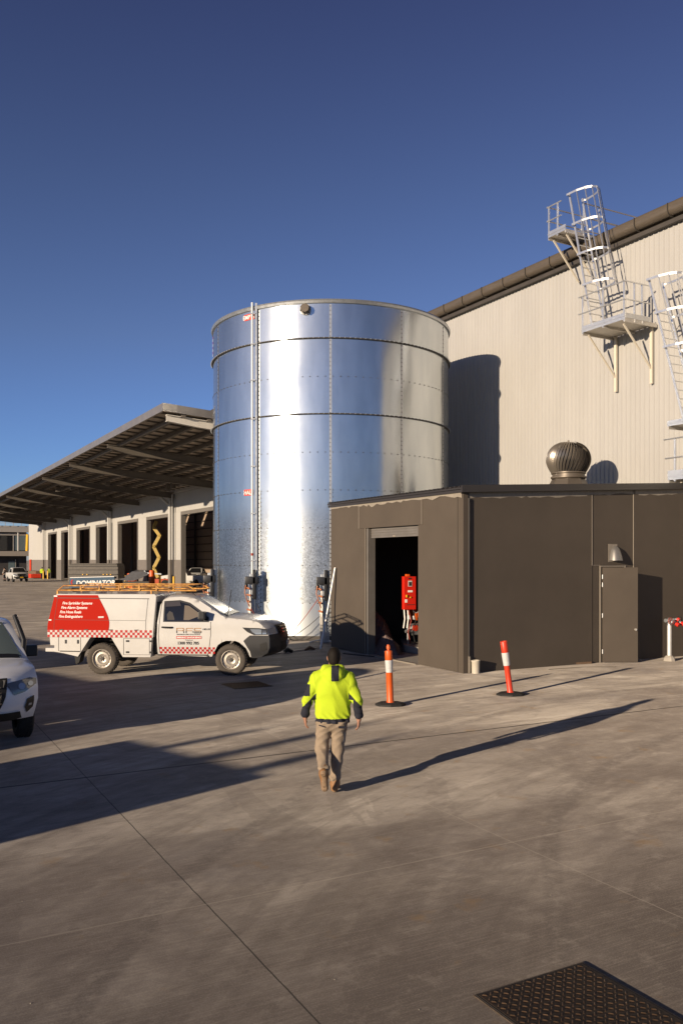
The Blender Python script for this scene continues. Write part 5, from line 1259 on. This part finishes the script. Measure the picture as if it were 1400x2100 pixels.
po = MB(); po.tube([(-.655, 26.75, .03), (-.42, 27.03, 1.35), (-.20, 27.10, 2.60)], [.034, .034, .034], 10); 
tag(po.build('leaning_pole', mat('pole_white', (.62, .60, .57), .4, .4)), 'long white pole leaning against the left end of the shed', 'pole')
tag(MB().tube([(-2.35, 25.1, .025), (-.70, 27.2, .03)], .022, 8).build('loose_rod', M_alu), 'loose pale rod lying on the slab between ute and leaning pole', 'rod')
b = MB(); b.tube([(-1.75, 25.9, .03), (-1.65, 26.0, .10), (-1.5, 26.05, .03)], [.05, .07, .04], 8); tag(b.build('rag_bundle', M_black), 'small black bundle on the loose rod', 'rag')
tag(MB().tube([(-1.15, 26.6, .02), (-1.0, 26.75, .08), (-.85, 26.85, .02)], [.03, .06, .03], 8).build('strap_coil', M_wood), 'small brown coil lying on the rod near the leaning pole', 'strap')
tag(MB().tube([(.05, 25.7, .012), (.5, 25.2, .02), (.9, 24.9, .012), (1.5, 24.35, .012)], .018, 6).build('black_hose', M_black), 'black hose lying along the foot of the shed wall', 'hose')
tag(MB().box(6.0, 6.86, 22.95, 23.07, .0, .055).xf(lambda x, y, z: (x, y+(x-6)*.36, z)).build('timber_offcut', M_wood, bevel=.005), 'brown timber offcut at the foot of the side door wall', 'timber')
tag(MB().tube([tuple(F(15.2, 16.75)+Vector((0, 0, .012))), tuple(F(16.3, 16.7)+Vector((0, 0, .012))), tuple(F(17.2, 16.4)+Vector((0, 0, .012)))], .010, 6).build('thin_conduit', M_seam), 'thin pale conduit lying on the slab in front of the shed', 'conduit')

# ------------------------------------------------------------------ pump set inside the shed
PS = fthing('pump_controller', 'red pump control cabinet with small screen on a stand inside the shed doorway', 'pump', 14.85, 22.5)
PW = R(-28.52)
def pl(x, y, z):  # cabinet axes squared to the yard camera side
    return (14.50+x*math.cos(PW+R(20))-y*math.sin(PW+R(20)), 22.30+x*math.sin(PW+R(20))+y*math.cos(PW+R(20)), z)
def pbx(x0, x1, y0, y1, z0, z1, nm, m, par=PS, bev=.008): 
    o = MB().box(x0, x1, y0, y1, z0, z1).xf(pl).build(nm, m, par, bevel=bev); return o
CBN = pbx(-.20, .20, -.12, .14, 1.30, 2.33, 'cabinet', M_pump)
pbx(-.07, .06, -.128, -.1201, 2.02, 2.20, 'screen_bezel', M_refl, PS, 0); pbx(-.05, .04, -.134, -.1285, 2.04, 2.16, 'screen', M_black, PS, 0)
pbx(-.08, .08, -.128, -.1201, 1.84, 1.90, 'label_plate', M_txtw, PS, 0); pbx(-.18, -.10, -.128, -.1201, 1.52, 1.62, 'label_plate', M_txtw, PS, 0)
pbx(-.12, .16, -.126, -.1201, 1.44, 1.46, 'vent_slot', M_black, PS, 0); pbx(-.06, .05, -.126, -.1201, 2.25, 2.29, 'vent_slot', M_black, PS, 0)
pbx(-.15, -.10, -.16, -.1201, 1.68, 1.76, 'switch', M_yel, PS, .01); pbx(-.02, .03, -.15, -.1201, 1.66, 1.70, 'switch', M_yel, PS, .01)
pbx(-.08, .02, -.05, .1, 2.331, 2.40, 'cable_gland', M_orange)
for x in (-.15, -.03): MB().tube([pl(x, 0, 1.3), pl(x+.01, -.03, 1.0), pl(x-.02, 0, .72)], .022, 8).build('white_conduit', M_txtw, PS)
MB().tube([pl(-.02, 0, .2), pl(-.02, 0, .8)], .03, 8).build('stand', M_galv, PS)
MB().tube([pl(.15, 0, 1.3), pl(.22, -.05, 1.18), pl(.35, 0, 1.22)], .015, 6).build('cable', M_txtw, PS)
EN = fthing('diesel_pump', 'orange-red diesel pump engine half hidden behind the door jamb', 'pump', 15.4, 22.7)
b = MB(); b.box(14.93, 15.9, 22.2, 23.0, .92, 1.26); b.build('engine_block', M_orange, EN, bevel=.05)
for x, z, rr in ((14.55, .62, .05), (14.8, .55, .07), (14.7, .82, .035)): MB().tube([(x-.18, 22.28, z), (x+.5, 22.2, z+.02)], rr, 10).build('pipe', M_galv, EN)
for x, z in ((14.42, 1.0), (14.60, .98), (14.50, .70)): MB().box(x, x+.07, 22.18, 22.25, z, z+.12).build('junction_box', M_txtw, EN, bevel=.006)
for x in (14.45, 14.62, 14.85): MB().tube([(x, 22.22, 1.28), (x+.05, 22.15, .95), (x-.03, 22.2, .60), (x+.06, 22.2, .24)], .016, 6).build('hose', M_wire if x < 14.5 else M_black, EN)
MB().lathe([(.001, 0), (.10, .01), (.10, .06), (.001, .07)], 16, (14.68, 22.16, .72), axis='y').build('gauge', M_redpl, EN)
b = MB(); b.tube([(15.0, 22.5, .72), (15.9, 22.4, .72)], .05, 10); b.tube([(15.05, 22.45, .7), (15.3, 22.35, .5), (15.7, 22.4, .6)], .03, 8); b.build('pipework', M_galv, EN)
b = MB(); b.tube([(15.0, 22.4, .9), (14.95, 22.35, .7), (15.2, 22.3, .62)], .02, 6); b.build('hoses', M_wire, EN)
b = MB(); b.box(15.1, 15.2, 22.4, 23.1, .22, .95); b.box(15.7, 15.8, 22.4, 23.1, .22, .95); b.build('frame', M_dark, EN)
b = MB(); b.tube([(15.3, 22.7, 1.25), (15.3, 22.7, 2.3), (15.6, 22.8, 2.42), (16.2, 23, 2.4)], .10, 12); b.build('exhaust', M_orange, EN)
# crumpled sheets
def heap(c0, u0, sx, sy, sz, seed, label, m):
    rn = random.Random(seed); n = 26; vs = []; ph_ = [(rn.uniform(4, 14), rn.uniform(4, 14), rn.uniform(0, 6), rn.uniform(.04, .16)) for _ in range(9)]
    for i in range(n+1):
        for j in range(n+1):
            a, b_ = i/n*2-1, j/n*2-1; r = min(1, math.hypot(a, b_)); z = sz*(1-r**2)**.8 if r < 1 else 0
            z += sum(am*abs(math.sin(fx*a+fy*b_+p)) for fx, fy, p, am in ph_)*sz*(1-r)*1.0+rn.uniform(0, .03)*(r < 1)
            vs.append((c0+a*sx*(1+.1*math.sin(7*b_+seed)), u0+b_*sy*(1+.1*math.sin(6*a)), max(.014, z)))
    fs = [(i*(n+1)+j, (i+1)*(n+1)+j, (i+1)*(n+1)+j+1, i*(n+1)+j+1) for i in range(n) for j in range(n)]
    t = MB().add(vs, fs); OFF['h'] = (0, 0)
    t.v = [tuple(F(x, y)+Vector((0, 0, z))) for x, y, z in t.v]
    return tag(t.build('crumpled_sheet', m), label, 'plastic sheet')
heap(13.75, 23.2, .7, .8, .75, 3, 'tall crumpled plastic heap inside the shed door, at the back left', M_tarp)
heap(13.45, 21.9, .42, .5, .34, 5, 'low crumpled pink-brown plastic sheet just inside the shed door', M_tarp)
heap(13.9, 22.35, .35, .4, .22, 8, 'small torn clear plastic beside the plinth in the shed', M_mud)

# ------------------------------------------------------------------ things in front of the dock
DT_ = fthing('tipper_trailer', 'dark grey tipper trailer with blue lettered side panel in front of the dock', 'trailer', 16.2, 72)
A0 = (-22.55, 70.0); 
def tt(x, y, z): p = Vector((A0[0]+x, A0[1]+y, z)); return (p.x*CT+p.y*ST, -p.x*ST+p.y*CT, z)
b = MB(); b.prism([(0, 1.15), (0, 1.95), (.08, 2.35), (.25, 2.55), (4.0, 2.55), (4.12, 2.3), (4.14, 1.30), (.2, 1.15)], lambda x, z: tt(x, 0, z), lambda x, z: tt(x, 2.2, z)); b.build('tub', M_mud, DT_, bevel=.02)
b = MB(); b.box(.05, 4.08, -.06, 0, 2.28, 2.36); b.box(.05, 4.08, -.05, 0, 2.0, 2.05); b.box(.1, 3.95, -.05, 0, 2.46, 2.5); b.xf(tt); b.build('tub_ribs', M_dark, DT_)
b = MB(); b.box(.0, 4.1, -.08, -.005, 1.62, 1.68); b.xf(tt); b.build('dark_rail', M_dark, DT_)  # dark steel rail behind the amber lamps
for x in (1.2, 1.55, 2.9, 3.2, 3.5): MB().box(x, x+.09, -.11, -.081, 1.60, 1.68).xf(tt).build('amber_lamp', M_yel, DT_)
b = MB(); b.prism([(.15, .55), (.22, 1.38), (3.85, 1.47), (3.98, .55)], lambda x, z: tt(x, -.16, z), lambda x, z: tt(x, -.07, z)); BP = b.build('name_panel', M_blue, DT_)
b = MB(); b.bar(tt(.22, -.17, 1.38), tt(3.85, -.17, 1.47), .03, .05); b.build('panel_trim', M_txtw, BP)
b = MB(); add_text(b, 'DOMINATOR', .54, lambda x, z: tt(.70+x, -.172, .74+z+x*.02), bold=.014, spacing=.97, shear=.15); b.build('panel_lettering', M_txtw, BP, recalc=False)
b = MB()
for i in range(7):
    a0, a1 = R(100+20*i), R(120+20*i); b.add([tt(.48+.20*math.cos(a0), -.172, 1.0+.24*math.sin(a0)), tt(.48+.20*math.cos(a1), -.172, 1.0+.24*math.sin(a1)), tt(.50+.10*math.cos(a1), -.172, 1.0+.17*math.sin(a1)), tt(.50+.10*math.cos(a0), -.172, 1.0+.17*math.sin(a0))], [(0, 1, 2, 3)])
b.build('panel_mark', M_chk, BP, recalc=False)
b = MB(); b.box(.1, 4.0, .1, 2.1, .6, 1.14); b.xf(tt); b.build('chassis', M_black, DT_)
for x in (.8, 3.2):
    for y in (.15, 2.05): q = MB(); q.tube([tt(x, y-.14, .5), tt(x, y+.14, .5)], .5, 24); q.build('wheel', M_tyred, DT_)

LT = fthing('light_tower', 'folded dark panel on a trailer frame beside the dock columns', 'light tower', 22.0, 88)
A0 = (-20.6, 80.0)
b = MB(); b.prism([(-.4, .9), (.9, 1.75), (2.0, 1.72), (2.4, 1.45), (1.0, .85)], lambda x, z: tt(x, 0, z), lambda x, z: tt(x+.2, 1.2, z+.15)); b.build('panel', mat('slate_panel', (.08, .08, .09), .35, var=.15), LT)
b = MB(); b.bar(tt(1.6, .2, 1.65), tt(3.6, .2, 1.50), .12); b.bar(tt(2.0, .1, 1.85), tt(2.2, .1, 1.5), .08); b.build('mast', M_galv, LT)
b = MB(); b.box(-.2, 2.6, 0, 1.2, .45, .8); b.xf(tt); b.build('trailer_frame', M_dark, LT)
for y in (.1, 1.1): MB().tube([tt(1.2, y-.08, .32), tt(1.2, y+.08, .32)], .32, 18).build('wheel', M_tyred, LT)

BL_ = fthing('boom_lift', 'yellow zigzag boom lift standing just inside a dock door', 'boom lift', 25.5, 88.2)
A0 = (-19.55, 89.6)
zz = [(319, 1066, 7.2), (313, 0, 6.50), (325.5, 0, 5.55), (313.5, 0, 4.35), (324.5, 0, 3.12), (313.5, 0, 1.95), (322, 0, .85)]
P = [tt((x-318)*.0515, 0, 2.85+(z-2.85)*.944) for x, _, z in zz]
for i, (a, b_) in enumerate(zip(P[:-1], P[1:])): MB().bar(a, b_, .42 if i % 2 else .30, .34).build('boom_section', M_boom, BL_, bevel=.02)
b = MB()
for p in P[1:-1]: b.tube([(p[0]-.1, p[1]-.3, p[2]), (p[0]+.1, p[1]+.3, p[2])], .14, 10)
b.build('joint_pins', M_boom, BL_)
b = MB(); b.box(-1.3, 1.5, -.8, .8, .35, .85); b.xf(tt); b.build('chassis', mat('machine_orange', (.45, .07, .02), .5), BL_, bevel=.05)
for x in (-.9, 1.1):
    for y in (-.8, .8): MB().tube([tt(x, y-.12, .38), tt(x, y+.12, .38)], .38, 18).build('wheel', M_tyred, BL_)

def post(name, c, u, r, h, m, label, grp, cat='bollard'):
    t = MB(); t.lathe([(r, 0), (r, h-.03), (r*.8, h), (.001, h+.01)], 14, (0, 0, 0)); o = t.build(name, m); o.location = F(c, u); return tag(o, label, cat, grp)
post('steel_bollard', 21.3, 131.8, .10, 1.25, M_yel, 'yellow steel bollard by the far dock door, left one', 'yellow bollards by the dock doors')
post('steel_bollard', 21.7, 130.5, .10, 1.25, M_yel, 'yellow steel bollard by the far dock door, right one', 'yellow bollards by the dock doors')
post('steel_bollard', 21.2, 71.8, .09, 1.55, M_yel, 'yellow steel bollard left of the near dock door above the ute cab', 'yellow bollards by the dock doors')
post('steel_bollard', 21.0, 67.2, .09, 1.5, M_yel, 'yellow steel bollard in front of the near dock door opening', 'yellow bollards by the dock doors')
post('steel_bollard', 21.4, 84.4, .09, 1.3, M_yel, 'yellow steel bollard beside the folded dark panel', 'yellow bollards by the dock doors')
for c, u, lab in ((21.9, 84.6, 'orange barrel beside the folded dark panel'), (22.0, 83.4, 'low orange barrel behind the folded panel'), (21.7, 76.0, 'tall orange barrel under the boom lift door')):
    t = MB(); hh = 1.9 if 'tall' in lab else 1.5; t.lathe([(.33, 0), (.30, .3), (.31, .32), (.27, .7), (.28, .72), (.24, hh-.1), (.2, hh), (.001, hh)], 16, (0, 0, 0)); o = t.build('traffic_barrel', M_orange); o.location = F(c, u); tag(o, lab, 'barrel', 'orange barrels by the dock')
# clutter by the far end wall
def clut(name, cat, lab, c0, c1, u0, u1, z0, z1, m):
    t = MB().box(c0, c1, u0, u1, z0, z1); n = (c0+c1)/2; 
    t.v = [tuple(F(x, y)+Vector((0, 0, z))) for x, y, z in t.v]; return tag(t.build(name, m, bevel=.05), lab, cat)
clut('plywood_stack', 'timber', 'pale brown stack behind the distant workers', 21.0, 22.2, 137, 146, 0, 1.1, M_wood)
clut('orange_jack_stand', 'machine', 'low orange machine beside the distant workers', 20.0, 21.6, 135, 139, .1, .7, M_redpl)
clut('orange_sign_board', 'sign', 'narrow orange board on the far end of the warehouse wall', 22.28, 22.4, 150.6, 151.9, .9, 2.9, M_redpl)
# far office building
OB = fthing('office_building', 'distant two storey office with glazed front under the end of the canopy', 'building', 24, 168)
b = MB(); b.box(2, 24.2, 168.6, 178, 0, 9.0); b.build('core', mat('office_dark', (.05, .045, .045), .6, var=.3, vscale=.6), OB)
b = MB(); b.box(2, 25.6, 166.4, 168.5, 3.55, 4.45); b.build('awning', mat('awning_grey', (.30, .26, .22), .6), OB)
b = MB(); b.box(2, 24.8, 167.6, 168.55, 8.0, 8.8); b.box(2, 24.4, 168.3, 168.6, 7.4, 7.8); b.box(2, 24.6, 168.3, 177, 8.85, 9.2); b.build('roof_band', mat('roof_grey', (.36, .33, .30), .6), OB)
b = MB(); x = 2.2
while x < 24: b.bar((x, 168, 9.2), (x, 168, 10.3), .08); x += 1.4
for z in (9.7, 10.3): b.bar((2, 168, z), (24.2, 168, z), .08)
b.build('roof_guard_rail', M_alud, OB)
gl = MB()
x = 3.0
for k in range(8):
    x = 3.0+k*2.7
    o = MB().box(x, x+2.45, 168.4, 168.55, 4.6, 7.35).build('window', M_paleglass if k % 3 == 1 else M_glass, OB)
    MB().box(x-.12, x-.002, 168.3, 168.56, 4.5, 7.4).build('mullion', M_alud, OB)
for k in range(5):
    x = 5+k*4; MB().box(x, x+1.1, 168.45, 168.58, .1, 2.6).build('door', M_paleglass, OB); MB().box(x+1.2, x+1.3, 168.4, 168.59, .1, 2.9).build('door_post', M_alud, OB)
MB().tube([(22.6, 167.6, 4.5), (22.6, 167.6, 7.9)], .16, 8).build('column', M_wall, OB); MB().tube([(24.2, 167.8, 4.5), (24.3, 167.8, 7.6)], .28, 8).build('yellow_column', M_yel, OB)

# ------------------------------------------------------------------ unseen trucks added left of the frame to cast shadows across the yard
SNX, SNY = .730, -.683
def shadow_truck(q0, q1, p, H, label):
    qc = (q0+q1)/2; L = q1-q0; t = thing('shadow_box_truck', label, 'truck', (SDX*p+SNX*qc, SDY*p+SNY*qc, 0), math.atan2(SNY, SNX), 'unseen shadow-casting trucks added left of the yard')
    b = MB(); b.box(-L/2, L/2-(1.5 if L > 5 else .0), -1.1, 1.1, .55, H); b.build('cargo_box', M_white, t, bevel=.04)
    if L > 5: MB().prism([(L/2-1.45, .5), (L/2, .5), (L/2, H*.55), (L/2-.35, H*.92), (L/2-1.45, H*.95)], lambda x, z: (x, -1.0, z), lambda x, z: (x, 1.0, z)).build('cab', M_white, t, bevel=.05)
    MB().box(-L/2, L/2-.3, -.5, .5, .35, .55).build('chassis', M_black, t)
    MB().box(-L/2+.1, L/2-.1, -1.05, 1.05, .12, .34).build('side_skirt', M_dark, t)
    for x in (-L/2+.8, L/2-.8):
        for y in (-.95, .95): MB().tube([(x, y-.14, .42), (x, y+.14, .42)], .42, 18).build('wheel', M_tyred, t)
shadow_truck(-11.6, -8.32, -3.0, 1.78, 'unseen short white box trailer added to shade the left foreground')
shadow_truck(-20.5, -12.3, -3.0, 2.35, 'unseen white box truck added to shade the left-edge ute')
shadow_truck(-25.9, -20.9, -2.0, 2.65, 'second unseen white box truck, added to cast a shadow band on the yard')
shadow_truck(-30.6, -26.7, -1.0, 2.75, 'third unseen white box truck, added to cast the farther shadow band')
def tree(q, p, h, r, label, seed):
    rn = random.Random(seed); t = thing('small_tree', label, 'tree', (SDX*p+SNX*q, SDY*p+SNY*q, 0), 0, 'young trees behind the parked trucks')
    b = MB(); b.tube([(0, 0, 0), (.03, .02, h*.4), (0, .05, h*.8)], [.08, .06, .02], 8)
    for k in range(9): a = rn.uniform(0, 6.3); z = h*rn.uniform(.4, .75); b.tube([(0, 0, z), (math.cos(a)*r*.7, math.sin(a)*r*.7, z+h*.2)], [.03, .008], 5)
    b.build('trunk', M_wood, t); c = MB()
    for _ in range(900):
        a = rn.uniform(0, 6.3); zz_ = rn.uniform(.35, 1.0); rr = r*rn.random()**.6*(1.25-1.2*max(0, zz_-.5)*1.9); x, y, z = rr*math.cos(a), rr*math.sin(a), h*zz_
        d = Vector((rn.gauss(0, 1), rn.gauss(0, 1), rn.gauss(0, .6))).normalized()*.10; e = d.cross(Vector((rn.gauss(0, 1), rn.gauss(0, 1), 1))).normalized()*.04; o = Vector((x, y, z))
        c.add([o-d, o+e, o+d, o-e], [(0, 1, 2, 3)])
    c.build('crown', M_leaf, t, recalc=False)
tree(-8.75, -17, 5.15, .42, 'young tree outside the left of the frame, nearest the yard', 1)
tree(-9.75, -18, 5.45, .40, 'young tree outside the left of the frame, middle one', 2)
tree(-10.75, -17.5, 5.05, .36, 'young tree outside the left of the frame, nearest the box truck', 3)
